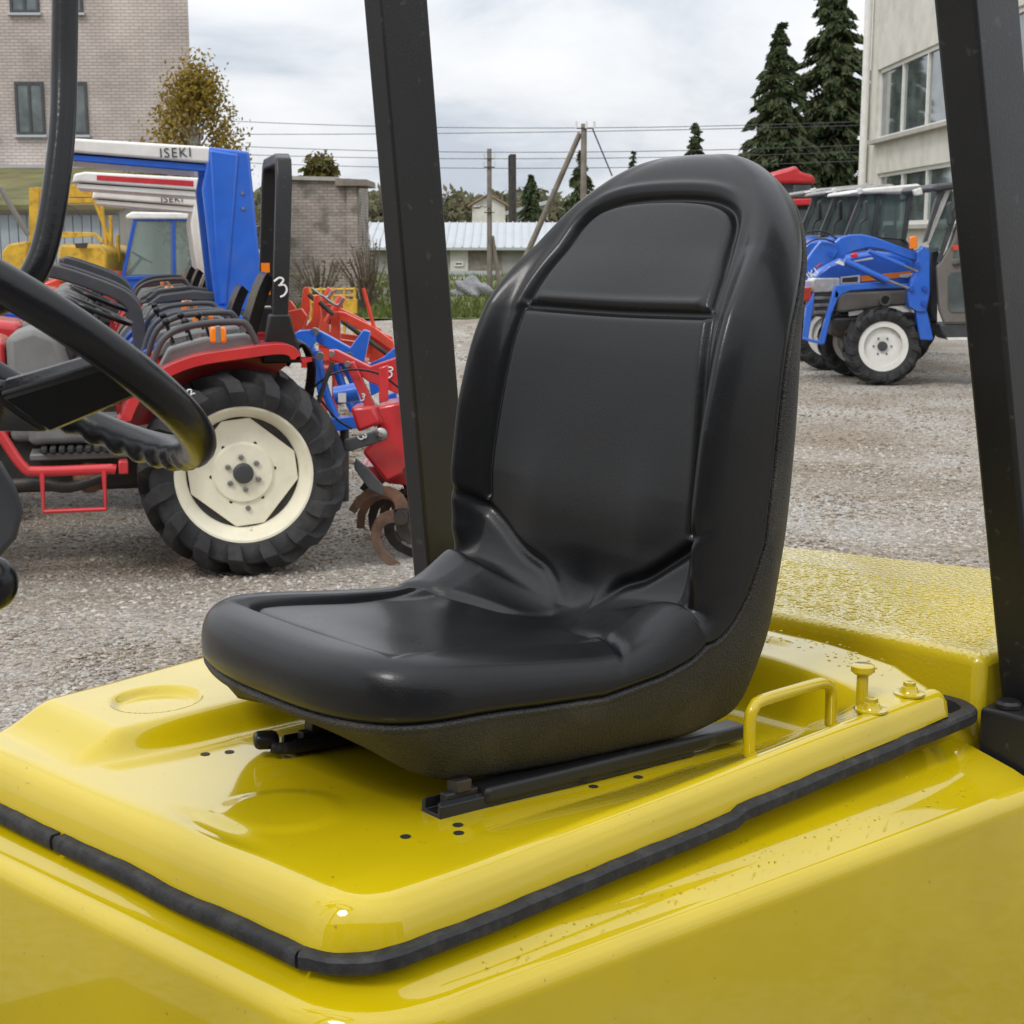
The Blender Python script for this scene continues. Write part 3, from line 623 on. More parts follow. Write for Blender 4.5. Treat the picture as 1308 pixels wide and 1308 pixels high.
G_back = cr2([(z2(.31), .216), (z2(.34), .217), (z2(.40), .215), (z2(.50), .207), (z2(.56), .199), (z2(.592), .193)])
G_cross = [(z2(.592), .0), (z2(.592), .19)]
G_crossu = [(z2(.604), .0), (z2(.604), .16)]
G_top = cr2([(z2(.600), .190), (s_at_z(.66), .180), (s_at_z(.70), .166), (s_at_z(.735), .155), (s_at_z(.757), .134), (s_at_z(.770), .095), (s_at_z(.775), .045), (s_at_z(.776), 0)])
G_out = cr2([(z2(.592), .207), (s_at_z(.66), .197), (s_at_z(.71), .182), (s_at_z(.75), .167), (s_at_z(.775), .138), (s_at_z(.788), .095), (s_at_z(.793), .045), (s_at_z(.794), 0)])
def relief(s, t):
    ta = np.abs(t)
    h = np.zeros_like(s)
    # side rolls of the back, stronger low down
    zz_ = ci(s)[1]
    bk = sm((s - SCR - .01) / .10)
    roll = sm((ta - (np.interp(s, wk[:, 0], wk[:, 1]) - .066)) / .045)
    h += bk * roll * np.interp(zz_, [.2, .3, .45, .6, .7, .8], [.030, .042, .042, .030, .014, .006])
    # a slight hollow across the back, lumbar swell
    h += bk * .016 * (ta / .2) ** 2 * np.interp(zz_, [.2, .35, .6, .7], [.6, 1, .4, 0])
    h += bk * .012 * np.exp(-((zz_ - .30) / .09) ** 2) * (1 - sm((ta - .10) / .10))
    # seat: side and front rolls stand slightly above the panel
    st = 1 - sm((s - SCR + .05) / .06)
    h += st * .010 * np.maximum(sm((ta - .165) / .03), sm((.095 - s) / .03))
    h += st * -.006 * (1 - (ta / .17) ** 2).clip(0) * sm((s - .1) / .12)
    # hip wedges bridging seat and back
    ramp = sm((ta - .0) / .24) * .6 + .4 * np.clip((ta - .02) / .2, 0, 1)
    h += .064 * ramp * np.exp(-((s - SCR + .012) / np.where(s < SCR, .085, .078)) ** 2)
    # raised rim round the headrest panel
    up = sm((zz_ - .60) / .02)
    # grooves
    gm_ = np.zeros_like(s)
    for G, dep, wd in ((G_seat, .0105, .0065), (G_hipL, .011, .007), (G_hipU, .013, .008), (G_back, .011, .0065), (G_cross, .013, .0065), (G_top, .014, .0075)):
        fd = (1 - .6 * sm((ta - .205) / .05)) * (.15 + .85 * sm((ta - .03) / .08)) if G is G_hipU or G is G_hipL else 1.0
        gm_ = np.maximum(gm_, -groove(seg_d(s, ta, G), dep, wd) * fd)
    h -= gm_
    # headrest pad is pillowed above the groove
    d = seg_d(s, ta, G_top + [(z2(.604), 0)]) if False else np.minimum(seg_d(s, ta, G_top), seg_d(s, ta, G_crossu))
    # narrow welt following the outer edge of the groove
    h += .0035 * np.exp(-(seg_d(s, ta, G_crossu) / .006) ** 2) + .003 * np.exp(-((seg_d(s, ta, G_out)) / .006) ** 2)
    # navel dimple at the crease
    h += -.006 * np.exp(-(t / .03) ** 2 - ((s - SCR - .03) / .04) ** 2)
    h += .0012 * np.sin(21 * s + 3) * np.sin(17 * t + 1.5)
    return h
# rings: rho rows from spine to rim, then over the edge
def dep_at(s): return np.interp(s, [0, .1, .25, .36, .46, SCR, s_at_z(.2), s_at_z(.235), s_at_z(.30), s_at_z(.4), s_at_z(.67), ST], [.058, .054, .048, .040, .014, -.014, .012, .032, .057, .066, .068, .060])
RR = .058
rows = []
rho = np.linspace(0, 1, 86)
for r in rho[:-1]:
    d = np.full(len(B), RR); LL = np.maximum(L - RR, .0); P = spine + (B - spine) * (LL / np.maximum(L, 1e-6) * r)[:, None]; rows.append((P, np.zeros(len(B))))
NE = 26
for k in range(NE + 1):
    a_ = math.pi / 2 * k / NE; ex = 2 / 2.5
    o_ = RR * (math.sin(a_) ** ex); q = (1 - math.cos(a_) ** ex)
    P = B - (B - spine) / np.maximum(L, 1e-6)[:, None] * (RR - o_); rows.append((P, np.full(len(B), q)))
vs = []
fr_ = []
for ri, (P, q) in enumerate(rows):
    s_, t_ = P[:, 0], P[:, 1]
    x, z = ci(s_); nx_, nz_ = cn(s_); D = dep_at(s_)
    rel = relief(s_, t_) * (1 - sm(q))
    h = rel - D * q
    vs.append(np.stack([x + nx_ * h, t_, z + nz_ * h], 1))
rim = vs[-1].copy(); rs_ = rows[-1][0][:, 0]; rnx, rnz = cn(rs_)
# tuck under into the seam
for inn, dn in ((.004, .006), (.016, .008)):
    c_ = rim.copy(); dirn = (spine - B) / np.maximum(L, 1e-6)[:, None]
    dx_ = np.interp(rs_ + dirn[:, 0] * inn, seg, PC[:, 0]) - np.interp(rs_, seg, PC[:, 0]); dz_ = np.interp(rs_ + dirn[:, 0] * inn, seg, PC[:, 1]) - np.interp(rs_, seg, PC[:, 1])
    c_[:, 0] += dx_ - rnx * dn; c_[:, 2] += dz_ - rnz * dn; c_[:, 1] += dirn[:, 1] * inn
    vs.append(c_)
nb = len(B); SVv = np.concatenate(vs); nr = len(vs)
i_, j_ = np.meshgrid(np.arange(nr - 1), np.arange(nb), indexing='ij'); a0 = i_ * nb + j_; a1 = i_ * nb + (j_ + 1) % nb
SF_ = np.stack([a0, a1, a1 + nb, a0 + nb], -1).reshape(-1, 4)
# shell: from the seam back and down
lip = rim.copy(); dirn = (spine - B) / np.maximum(L, 1e-6)[:, None]
def shrink(P, inn, dn):
    c_ = P.copy(); s2 = rs_ + dirn[:, 0] * inn
    c_[:, 0] += np.interp(s2, seg, PC[:, 0]) - np.interp(rs_, seg, PC[:, 0]) - rnx * dn
    c_[:, 2] += np.interp(s2, seg, PC[:, 1]) - np.interp(rs_, seg, PC[:, 1]) - rnz * dn
    c_[:, 1] += dirn[:, 1] * inn; return c_
bx_s = [0, .06, .12, .3, SCR, SCR + .08, s_at_z(.30), s_at_z(.4), s_at_z(.5), s_at_z(.61), s_at_z(.72), ST]
bx_x = [.035, .01, -.04, -.21, -.45, -.545, -.592, -.611, -.621, -.629, -.645, -.692]
bx_z = [.078, .055, .037, .030, .032, .055, .16, .31, .45, .57, .68, .805]
tx = np.interp(rs_, bx_s, bx_x); tz = np.interp(rs_, bx_s, bx_z)
k_sc = np.interp(rs_, [0, .1, SCR, z2(.4), z2(.7), ST], [.84, .84, .86, .90, .88, .8])
T = np.stack([tx, rim[:, 1] * k_sc, tz], 1)
for _ in range(40): T = (np.roll(T, 1, 0) + 2 * T + np.roll(T, -1, 0)) / 4
sh = [shrink(rim, .016, .006), shrink(rim, .008, .008), shrink(rim, .001, .0095), shrink(rim, .0005, .014), shrink(rim, .003, .0165), shrink(rim, .0032, .02)]
S1 = sh[-1]
for k in range(1, 17):
    v_ = k / 16; b_ = math.sin(v_ * math.pi) * .012
    c_ = S1 + (T - S1) * v_; c_[:, 1] *= (1 + b_ * 1.6); sh.append(c_)
cen = np.stack([np.interp(rs_, bx_s, bx_x), np.zeros(nb), np.interp(rs_, bx_s, bx_z)], 1)
sp_s = spine[:, 0]; cen = np.stack([np.interp(sp_s, bx_s, bx_x), np.zeros(nb), np.interp(sp_s, bx_s, bx_z)], 1)
for k in range(1, 9):
    v_ = k / 8; c_ = T + (cen - T) * v_; n2_ = np.cos(v_ * math.pi / 2)
    c_[:, 0] -= (1 - n2_ ** 2) * .012 * (tz > .15); sh.append(c_)
nr2 = len(sh); ShV = np.concatenate(sh)
i_, j_ = np.meshgrid(np.arange(nr2 - 1), np.arange(nb), indexing='ij'); a0 = i_ * nb + j_; a1 = i_ * nb + (j_ + 1) % nb
ShF = np.stack([a0, a1, a1 + nb, a0 + nb], -1).reshape(-1, 4)
seat = npmesh('seat', ShV, ShF, M['shell'], fork); seat['label'] = 'black vinyl bucket seat with grained plastic shell'
seat.location = (0, -.060, HZ); seat.rotation_euler = (0, 0, 0)
seat.rotation_euler = (Matrix.Rotation(seat_rz, 3, 'Z') @ Matrix.Rotation(-tilt, 3, 'Y')).to_euler()
cush = npmesh('cushion', SVv, SF_, M['leather'], seat)
for o in (seat, cush):
    bm = bmesh.new(); bm.from_mesh(o.data); bmesh.ops.remove_doubles(bm, verts=bm.verts, dist=1e-5)
    bmesh.ops.dissolve_degenerate(bm, edges=bm.edges, dist=1e-6); bmesh.ops.recalc_face_normals(bm, faces=bm.faces); bm.to_mesh(o.data); bm.free()
    o.data.polygons.foreach_set('use_smooth', [True] * len(o.data.polygons))
# slide rails
for yy in (.218, -.095):
    mb = MB(); prof_ = [(-.019, 0), (.019, 0), (.019, .016), (.012, .021), (.012, .006), (-.012, .006), (-.012, .021), (-.019, .016)]
    n = len(prof_); x0, x1 = (-.012, -.46)
    vs = [(x0, yy + a_, b_) for a_, b_ in prof_] + [(x1, yy + a_, b_) for a_, b_ in prof_]
    mb.add(vs, [(0, 1, 2, 3, 4, 5, 6, 7), (15, 14, 13, 12, 11, 10, 9, 8)] + [(i, i + n, (i + 1) % n + n, (i + 1) % n) for i in range(n)])
    r_ = mb.build('slide_rail', M['black_paint'], seat, bevel=.0012)
    MB().box((-.055, yy, .016), (.05, .015, .02)).box((-.055, yy, .032), (.024, .02, .016)).build('rail_bolt', M['dksteel'], seat, bevel=.002)
    MB().box((-.325, yy + .003, .017), (.49, .040, .022)).build('rail_cover', M['black_paint'], seat, bevel=.006, seg=3)
mb = MB().tube(curve_pts([(-.25, -.075, .02), (-.10, -.065, .014), (.0, -.075, .013), (.022, -.085, .016)], 6), .0085, 10)
lvr = mb.build('adjust_lever', M['black_paint'], seat, smooth=60)
MB().box((.022, -.098, .022), (.034, .03, .022), Matrix.Rotation(rad(-25), 3, 'Z')).build('lever_grip', M['black_plastic'], lvr, bevel=.008, seg=3)
# small clip hole in the shell
# ---------------------------------------------------------------- tractors
MESH = {}
def shared(key, make):
    if key not in MESH: MESH[key] = make()
    return MESH[key]
def inst(key, name, mat_, parent, loc, make, smooth=None, bevel=0):
    """object whose mesh is shared between alike pieces of one colour"""
    k = key + mat_.name
    if k not in MESH:
        o = make().build(name, mat_, parent, smooth=smooth); MESH[k] = o.data
    else:
        o = bpy.data.objects.new(name, MESH[k]); COL.objects.link(o); o.parent = parent
    o.location = loc
    if bevel:
        b = o.modifiers.new('bevel', 'BEVEL'); b.width = bevel; b.segments = 2; b.limit_method = 'ANGLE'; b.angle_limit = rad(38)
    return o
def tyre(R, W, rr, nl, lh, ns=48, rnd=0):
    mb = MB(); Rc = R - lh
    pr = [(W * .36, rr), (W * .43, rr + .012), (W * .475, rr + (Rc - rr) * .3), (W * .5, rr + (Rc - rr) * .58), (W * .485, rr + (Rc - rr) * .82), (W * .43, Rc - .012), (W * .25, Rc - .002), (0, Rc)]
    pr = pr + [(-a_, b_) for a_, b_ in pr[-2::-1]]
    q_ = MB().lathe(pr, ns); mb.add(q_.v, q_.f[:-2])
    for side in (1, -1):
        for i in range(nl):
            a0 = 2 * math.pi * (i + (.5 if side < 0 else 0)) / nl; A = 2 * math.pi / nl
            st = [(-.02 * W, Rc, 0, .26, 1), (.16 * W, Rc - .001, .26 * A, .26, 1), (.34 * W, Rc - .006, .54 * A, .30, 1), (.455 * W, Rc - .016, .76 * A, .36, 1), (.505 * W, Rc - .045 * R / .55, .86 * A, .42, .75), (.52 * W, Rc - .085 * R / .55, .90 * A, .42, .42), (.51 * W, Rc - .115 * R / .55, .92 * A, .34, .0)]
            vs = []
            for y_, r_, da, wf, hf in st:
                hw = wf * A * .5
                for k, (e_, hh) in enumerate(((-1.25, 0), (-1, 1), (1, 1), (1.25, 0))):
                    ang = a0 + da + e_ * hw; sw_ = max(0, min(1, (y_ / W - .40) / .1))
                    rad_ = r_ + lh * hf * hh * (1 - sw_) - .006 * (1 - hh); yy = y_ + (lh * hf * hh * .8 * sw_) - .006 * (1 - hh) * sw_
                    vs.append((rad_ * math.cos(ang), side * yy, rad_ * math.sin(ang)))
            n = len(st)
            mb.add(vs, [(k * 4 + q, k * 4 + q + 1, k * 4 + 5 + q, k * 4 + 4 + q) for k in range(n - 1) for q in range(3)] + [(0, 1, 2, 3), ((n - 1) * 4, (n - 1) * 4 + 3, (n - 1) * 4 + 2, (n - 1) * 4 + 1)])
    return mb
def dish_rim(rr, W):
    d = W * .36
    return MB().lathe([(-d, rr - .03), (-d - .005, rr + .01), (d + .004, rr + .012), (d + .012, rr + .006), (d + .010, rr - .006), (d - .008, rr - .018), (d - .03, rr - .026), (d - .075, rr - .055), (d - .10, rr - .062), (-d, rr - .062)], 56, closed=True)
def wheel(parent, loc, R, W, rr, nl, lh, rimmat, kind, name):
    w_ = inst('tyre%.3f_%.3f' % (R, W), name, M['rubber'], parent, loc, lambda: tyre(R, W, rr, nl, lh), smooth=32)
    w_.rotation_euler = (0, random.random() * 6, 0) if kind != 'big' else (0, .11, 0)
    d = W * .36
    dk = inst('rim%.3f_%.3f' % (R, W), 'rim', rimmat, w_, (0, 0, 0), lambda: dish_rim(rr, W), smooth=40)
    if kind == 'big':
        a_, b_ = rr * .80, rr * .21
        for sgn in (1, -1):
            yo = sgn * (d - .085)
            mb = MB(); poly = [(-b_, -a_), (b_, -a_), (a_, -b_), (a_, b_), (b_, a_), (-b_, a_), (-a_, b_), (-a_, -b_)]
            mb.prism(poly, yo, yo - sgn * .012); dd = mb.build('wheel_disc', rimmat, w_, bevel=.004)
            MB().lathe([(yo, rr * .47), (yo + sgn * .014, rr * .43), (yo + sgn * .016, rr * .2)], 40).build('wheel_boss', rimmat, w_, smooth=30)
            h = MB().lathe([(yo + sgn * .01, .055), (yo + sgn * .045, .054), (yo + sgn * .055, .045), (yo + sgn * .056, .001)], 28).build('hub', M['dkgrey'], w_, smooth=35)
            for k in range(6):
                t = math.pi / 6 + k * math.pi / 3; MB().lathe([(yo + sgn * .01, .0165), (yo + sgn * .03, .016), (yo + sgn * .032, .012)], 6, o=(.088 * math.cos(t), 0, .088 * math.sin(t))).build('lug_nut', M['steel'], w_)
            for k in range(6):
                t = k * math.pi / 3; MB().lathe([(yo - .0, .010), (yo + sgn * .0012, .010)], 10, o=(.17 * math.cos(t), 0, .17 * math.sin(t))).build('disc_hole', M['seal'], w_)
            MB().lathe([(yo, .015), (yo + sgn * .015, .014)], 8, o=(0, 0, -.195)).build('disc_bolt', M['steel'], w_)
            MB().tube([(0, yo + sgn * .0, -rr * .83), (.004, yo + sgn * .035, -rr * .86)], .005, 8).build('valve', M['cream'], w_)
        MB().lathe([(-.02, rr * .98), (.0, rr * .98)], 30).build('wheel_back', M['dksteel'], w_)
    else:
        for sgn in (1, -1):
            yo = sgn * (d - .06)
            MB().lathe([(yo - sgn * .02, rr - .045), (yo, rr * .70), (yo + sgn * .012, rr * .45), (yo + sgn * .0, rr * .30), (yo, .001)], 36).build('wheel_disc', rimmat, w_, smooth=40)
            MB().lathe([(yo, rr * .2), (yo + sgn * .035, rr * .19), (yo + sgn * .04, .001)], 20).build('hub', M['dkgrey'], w_, smooth=40)
            for k in range(6):
                t = k * math.pi / 3 + .2; MB().lathe([(yo + sgn * .005, .012), (yo + sgn * .022, .011)], 6, o=(rr * .36 * math.cos(t), 0, rr * .36 * math.sin(t))).build('lug_nut', M['dkgrey'], w_)
    return w_
def arch(path, y0, y1, t):
    """strip following (x,z) path, between y0 and y1"""
    mb = MB(); n = len(path); vs = []
    for i, (x, z) in enumerate(path):
        ax, az = path[max(i - 1, 0)]; bx, bz_ = path[min(i + 1, n - 1)]; q = math.hypot(bx - ax, bz_ - az); nx_, nz_ = -(bz_ - az) / q, (bx - ax) / q
        if nz_ < 0 and abs(nz_) > .2: nx_, nz_ = -nx_, -nz_
        vs += [(x, y0, z), (x, y1, z), (x - nx_ * t, y1, z - nz_ * t), (x - nx_ * t, y0, z - nz_ * t)]
    fs = [(i * 4 + k, i * 4 + (k + 1) % 4, i * 4 + 4 + (k + 1) % 4, i * 4 + 4 + k) for i in range(n - 1) for k in range(4)] + [(0, 1, 2, 3), (4 * n - 1, 4 * n - 2, 4 * n - 3, 4 * n - 4)]
    return mb.add(vs, fs)
def sc2(P, n=6): return [(p.x, p.z) for p in curve_pts([(a_, 0, b_) for a_, b_ in P], n)]
FEND = sc2([(.635, .79), (.615, .90), (.54, 1.03), (.42, 1.12), (.24, 1.19), (0, 1.225), (-.18, 1.245), (-.26, 1.235), (-.30, 1.20), (-.315, 1.14)], 5)
def steer(parent, c, tiltd, R=.19, m=None):
    mb = MB(); a_ = rad(tiltd); u = Vector((math.cos(a_), 0, math.sin(a_))); v = Vector((0, 1, 0)); nn = Vector((-math.sin(a_), 0, math.cos(a_)))
    mb.tube([Vector(c) + (u * math.cos(t) + v * math.sin(t)) * R for t in np.linspace(0, 2 * math.pi, 33)[:-1]], .015, 8, closed=True)
    s_ = mb.build('steering_wheel', M['black_plastic'], parent, smooth=60)
    mb = MB()
    for t in (.5, 2.6, 4.7): mb.bar(Vector(c) - nn * .03, Vector(c) + (u * math.cos(t) + v * math.sin(t)) * R, .035, .012, up=nn)
    mb.build('spoke', M['black_plastic'], s_)
    MB().tube([Vector(c) - nn * .02, Vector(c) - nn * .45 + Vector((.1, 0, 0))], [.03, .045], 10).build('steering_column', M['dkgrey'], parent, smooth=60)
def seat_small(parent, x, z, m=None):
    m = m or M['black_plastic']
    o = arch(sc2([(x + .38, z), (x + .2, z + .035), (x + .05, z + .03), (x - .02, z + .06), (x - .05, z + .15), (x - .09, z + .27), (x - .13, z + .36), (x - .15, z + .385)]), -.23, .23, .06).build('seat', m, parent, bevel=.02, seg=3, smooth=50)
def lampbox(parent, x, y, z):
    o = MB().box((x, y, z), (.085, .06, .085)).build('indicator_lamp', M['amber'], parent, bevel=.012)
    MB().box((x, y, z), (.03, .066, .092)).build('lamp_band', M['grey'], o, bevel=.006)
def rops(parent, x, ztop, hw, w_=.085, d_=.06, base=1.25):
    pts = [(x + .0, -hw, base), (x - .045, -hw, ztop - .12), (x - .05, -hw + .05, ztop - .02), (x - .05, -hw + .12, ztop), (x - .05, hw - .12, ztop), (x - .05, hw - .05, ztop - .02), (x - .045, hw, ztop - .12), (x, hw, base)]
    mb = MB(); vs = []
    for i, p in enumerate(pts):
        p = Vector(p); a_ = Vector(pts[max(i - 1, 0)]); b_ = Vector(pts[min(i + 1, len(pts) - 1)]); t = (b_ - a_).normalized(); e1 = Vector((1, 0, 0)); e2 = t.cross(e1).normalized()
        for u_, v_ in ((-.5, -.5), (.5, -.5), (.5, .5), (-.5, .5)): vs.append(p + e1 * u_ * w_ + e2 * v_ * d_)
    n = len(pts)
    mb.add(vs, [(i * 4 + k, i * 4 + (k + 1) % 4, i * 4 + 4 + (k + 1) % 4, i * 4 + 4 + k) for i in range(n - 1) for k in range(4)] + [(3, 2, 1, 0), (4 * n - 4, 4 * n - 3, 4 * n - 2, 4 * n - 1)])
    r_ = mb.build('roll_bar', M['black_paint'], parent, bevel=.012, seg=3)
    for sy in (1, -1):
        MB().prism([(x - .12, base - .12), (x + .10, base - .12), (x + .055, base + .14), (x - .055, base + .14)], sy * hw - .05, sy * hw + .05).build('roll_bar_bracket', M['black_paint'], parent, bevel=.01)
    return r_
def chassis(root, col, hoodmat, grill=True, hl=1.25):
    MB().box((.95, 0, .60), (2.4, .42, .34)).build('chassis', M['dksteel'], root, bevel=.03)
    MB().prism([(.15, .40), (-.2, .42), (-.28, .62), (-.2, .82), (.15, .86), (.3, .62)], -.42, .42).build('rear_axle', M['dksteel'], root, bevel=.03)
    MB().prism([(1.2, .80), (1.2, 1.26), (1.4, 1.29), (1.9, 1.22), (2.25, 1.12), (2.32, .95), (2.30, .72), (1.2, .72)], -.28, .28).build('hood', hoodmat, root, bevel=.05, seg=4)
    MB().prism([(.90, .72), (.88, 1.12), (.93, 1.28), (1.05, 1.33), (1.195, 1.28), (1.198, .72)], -.30, .30).build('dashboard', M['grey'], root, bevel=.04, seg=3)
    MB().box((.72, 0, .66), (.75, .95, .035)).build('floor_board', M['grey'], root, bevel=.008)
    for sy in (.5, -.5):
        wheel(root, (1.78, sy, .36), .36, .19, .21, 16, .025, M['cream'], 'small', 'front_wheel')
def console(root, mtl, z=1.235, rail=True, nl=3):
    for sy in (1, -1):
        MB().prism([(.42, z - .13), (.36, z - .02), (.18, z + .03), (-.05, z + .05), (-.12, z + .01), (-.12, z - .02), (.2, z - .06)], sy * .38 - .1, sy * .38 + .1).build('console', mtl, root, bevel=.02)
        if not rail: MB().prism([(.40, z + .02), (.30, z + .10), (.05, z + .13), (-.10, z + .11), (-.12, z + .04), (.1, z + .05)], sy * .47 - .03, sy * .47 + .03).build('arm_rest', M['dkgrey'], root, bevel=.015, seg=2)
        if rail: MB().tube(curve_pts([(.46, sy * .52, z - .13), (.40, sy * .52, z + .02), (.30, sy * .52, z + .09), (.16, sy * .52, z + .115), (.0, sy * .52, z + .12), (-.05, sy * .52, z + .10), (-.10, sy * .52, z + .0)], 5), .018, 10).build('hand_rail', M['dkgrey'], root, smooth=60)
        for k in range(nl):
            lv_ = MB().tube([(.33 - k * .1, sy * .33, z), (.36 - k * .1, sy * .33, z + .10)], .008, 8); lv_.ball((.365 - k * .1, sy * .33, z + .115), .022, 10, 8).build('lever', M['black_plastic'], root, smooth=60)
def folded_bar(root):
    pts = [(.42, .9), (.45, 1.30), (.50, 1.42), (.62, 1.50), (.88, 1.60), (1.0, 1.63)]
    for sy in (.36, -.36):
        arch(sc2(pts, 6), sy - .035, sy + .035, .085).build('folded_roll_bar', M['dkgrey'], root, bevel=.02, seg=3, smooth=40)
    MB().bar((1.0, -.36, 1.585), (1.0, .36, 1.585), .08, .075).build('folded_roll_bar_cross', M['dkgrey'], root, bevel=.02)
def tractor(X, Y, label, col, group, hood=None, rim='cream', rz=194, R=.555, seat_c=None, cons=(1.235, True, 3)):
    root = empty('tractor', (X, Y, 0), rad(rz)); tag(root, label, 'tractor', group)
    for sy in (.55, -.55): wheel(root, (0, sy, R), R, .28, .36, 15, .058, M[rim], 'big', 'rear_wheel')
    for sy in (1, -1):
        f_ = arch(FEND, sy * .30, sy * .70, .016).build('fender', col, root, smooth=40)
        MB().prism([(a_, b_ - .01) for a_, b_ in FEND] + [(.1, .85)], sy * .30, sy * .305).build('fender_side', col, f_)
        arch([(a_, b_ + .004) for a_, b_ in FEND], sy * .69, sy * .712, .055).build('fender_lip', col, f_, bevel=.006)
        lampbox(root, .11, sy * .60, 1.295)
    chassis(root, col, hood or col); console(root, M['grey'], *cons)
    seat_small(root, -.04, 1.22 if seat_c else 1.10, None)
    steer(root, (.72, 0, 1.40), 24)
    return root
GRP = 'tractors parked in the row on the left'
t1 = tractor(-1.58, 8.73, 'red compact tractor with upright black roll bar and cream rear wheel', M['red'], GRP, seat_c=1)
rops(t1, -.225, 2.21, .44)
# red step frame and bits of the nearest tractor
mb = MB().tube(curve_pts([(.66, .60, .60), (.72, .60, .605), (1.05, .60, .605), (1.12, .60, .63), (1.2, .60, .76), (1.3, .60, .95)], 4), .028, 10); mb.build('step_frame', M['red'], t1, smooth=60)
MB().tube([(.72, .62, .60), (.72, .64, .40), (1.03, .64, .40), (1.03, .62, .60)], .014, 8).build('step', M['red'], t1, smooth=30)
MB().box((.62, .60, .615), (.05, .09, .07)).build('step_mount', M['red'], t1, bevel=.008)
mb = MB()
for k in range(9): mb.box((.66 + k * .045, .38, .70), (.03, .3, .03))
mb.build('floor_mat', M['mat_rub'], t1, bevel=.006)
MB().box((.88, .505, .86), (.09, .004, .04)).build('warning_label', M['oldyellow'], t1)
MB().prism([(.7, .72), (.72, .98), (.98, 1.05), (1.1, .95), (1.1, .72)], .28, .46).build('side_cover', M['grey'], t1, bevel=.04, seg=3)
MB().tube(curve_pts([(.7, .5, .56), (.9, .5, .50), (1.1, .5, .53), (1.4, .45, .50)], 5), .03, 8).build('hose', M['dksteel'], t1, smooth=60)
MB().ball((.80, .44, .54), .085, 12, 8).build('filter', M['rust'], t1, smooth=60)
for k in range(4): MB().tube(curve_pts([(-.28, .3 - k * .09, 1.1), (-.36, .35 - k * .09, 1.22), (-.42, .36 - k * .09, 1.1), (-.40, .32 - k * .09, .9)], 5), .011, 8).build('hydraulic_hose', M['black_plastic'], t1, smooth=60)
for z0, m_ in ((1.62, 'amber'), (1.55, 'white'), (1.49, 'amber'), (1.37, 'white')): MB().box((-.235, -.405, z0), (.05, .004, .055)).build('reflector', M[m_], t1)
def chalk(parent, pts, r=.006, name='chalk_mark'):
    return MB().tube(curve_pts(pts, 5), r, 6).build(name, M['chalk'], parent, smooth=60)
def three(parent, x, y, z, s, flip=1, tiltd=0):
    P = [(-.5, .8), (.1, 1.0), (.4, .7), (0, .35), (-.15, .3), (.35, .2), (.45, -.3), (.1, -.7), (-.35, -.8)]
    c_, s_ = math.cos(rad(tiltd)), math.sin(rad(tiltd))
    chalk(parent, [(x - (a_ * c_ - b_ * s_) * s, y, z + (a_ * s_ + b_ * c_) * s) for a_, b_ in P], s * .10)
three(t1, -.24, .473, 1.53, .055, tiltd=15)
three(t1, .255, .70, .985, .04, tiltd=40); 
t2 = tractor(-2.00, 10.35, 'blue compact tractor with folded roll bar, directly behind the red one', M['dkblue'], GRP, hood=M['red'], cons=(1.22, True, 1))
folded_bar(t2)
t3 = tractor(-2.42, 12.0, 'blue tractor under a white-topped blue canopy lettered ISEKI', M['dkblue'], GRP, cons=(1.28, False, 0))
def canopy(root, mt, mp, z=2.44, full=True, lettering=None, strip=None, x0=-.42, x1=1.12):
    o = MB().prism([(x0, z - .12), (x0, z - .0), (x1 - .1, z + .05), (x1, z + .03), (x1 + .02, z - .05), (x1 - .05, z - .045)], -.55, .55).build('canopy_top', mt, root, bevel=.02, seg=3)
    MB().prism([(x0 + .03, z - .18), (x0 + .03, z - .125), (x1 - .02, z - .055), (x1 - .02, z - .10)], -.52, .52).build('canopy_frame', mp, root, bevel=.01)
    if strip: MB().prism([(x0 + .15, z - .075), (x0 + .15, z - .025), (x1 - .2, z + .02), (x1 - .2, z - .025)], .549, .555).build('canopy_stripe', strip, root)
    for sy in (1, -1):
        MB().prism([(x0 - .28, z - .03), (x0 + .02, z - .0), (x0 + .04, z - .16), (x0 + .07, z - .3), (x0 + .0, 1.25), (x0 - .36, 1.25)], sy * .52 - .03, sy * .52 + .03).build('canopy_post', mp, root, bevel=.02, seg=3)
        q = MB().prism([(x0 - .20, z - .05), (x0 + .01, z - .02), (x0 - .02, 1.3), (x0 - .08, 1.3)], sy * .52 - .06, sy * .52 + .045).build('post_rib', mp, root, bevel=.015)
        for k in range(2): MB().lathe([(sy * .55, .014), (sy * .562, .012)], 8, o=(x0 - .22, 0, z - .33 - .11 * k)).build('post_bolt', M['steel'], root)
    if lettering:
        Mx = Matrix.Translation((x0 + .25, .556, z - .048)) @ Matrix.Rotation(math.pi, 4, 'Z') @ Matrix.Rotation(rad(90), 4, 'X') @ Matrix.Rotation(rad(2), 4, 'Z')
        text('lettering', lettering, .095, M['dkgrey'], root, Mx, .002, space=1.15)
    return o
canopy(t3, M['white'], M['blue'], lettering='ISEKI', x0=-.10, x1=1.03)
t4 = tractor(-2.85, 13.6, 'grey-bonneted tractor with folded roll bar behind the canopied blue one', M['grey'], GRP, hood=M['red'], cons=(1.22, False, 0)); folded_bar(t4)
t5 = tractor(-3.25, 15.2, 'tractor under a low red and white canopy roof', M['red'], GRP, cons=(1.28, True, 0)); canopy(t5, M['white'], M['white'], z=2.33, strip=M['red'], x0=-.30, x1=.92)
t6 = tractor(-3.65, 16.8, 'tractor under a plain white canopy, lowest of the canopies in the row', M['red'], GRP, cons=(1.24, False, 0)); canopy(t6, M['white'], M['white'], z=2.22, lettering='ISEKI', x0=-.25, x1=.78)
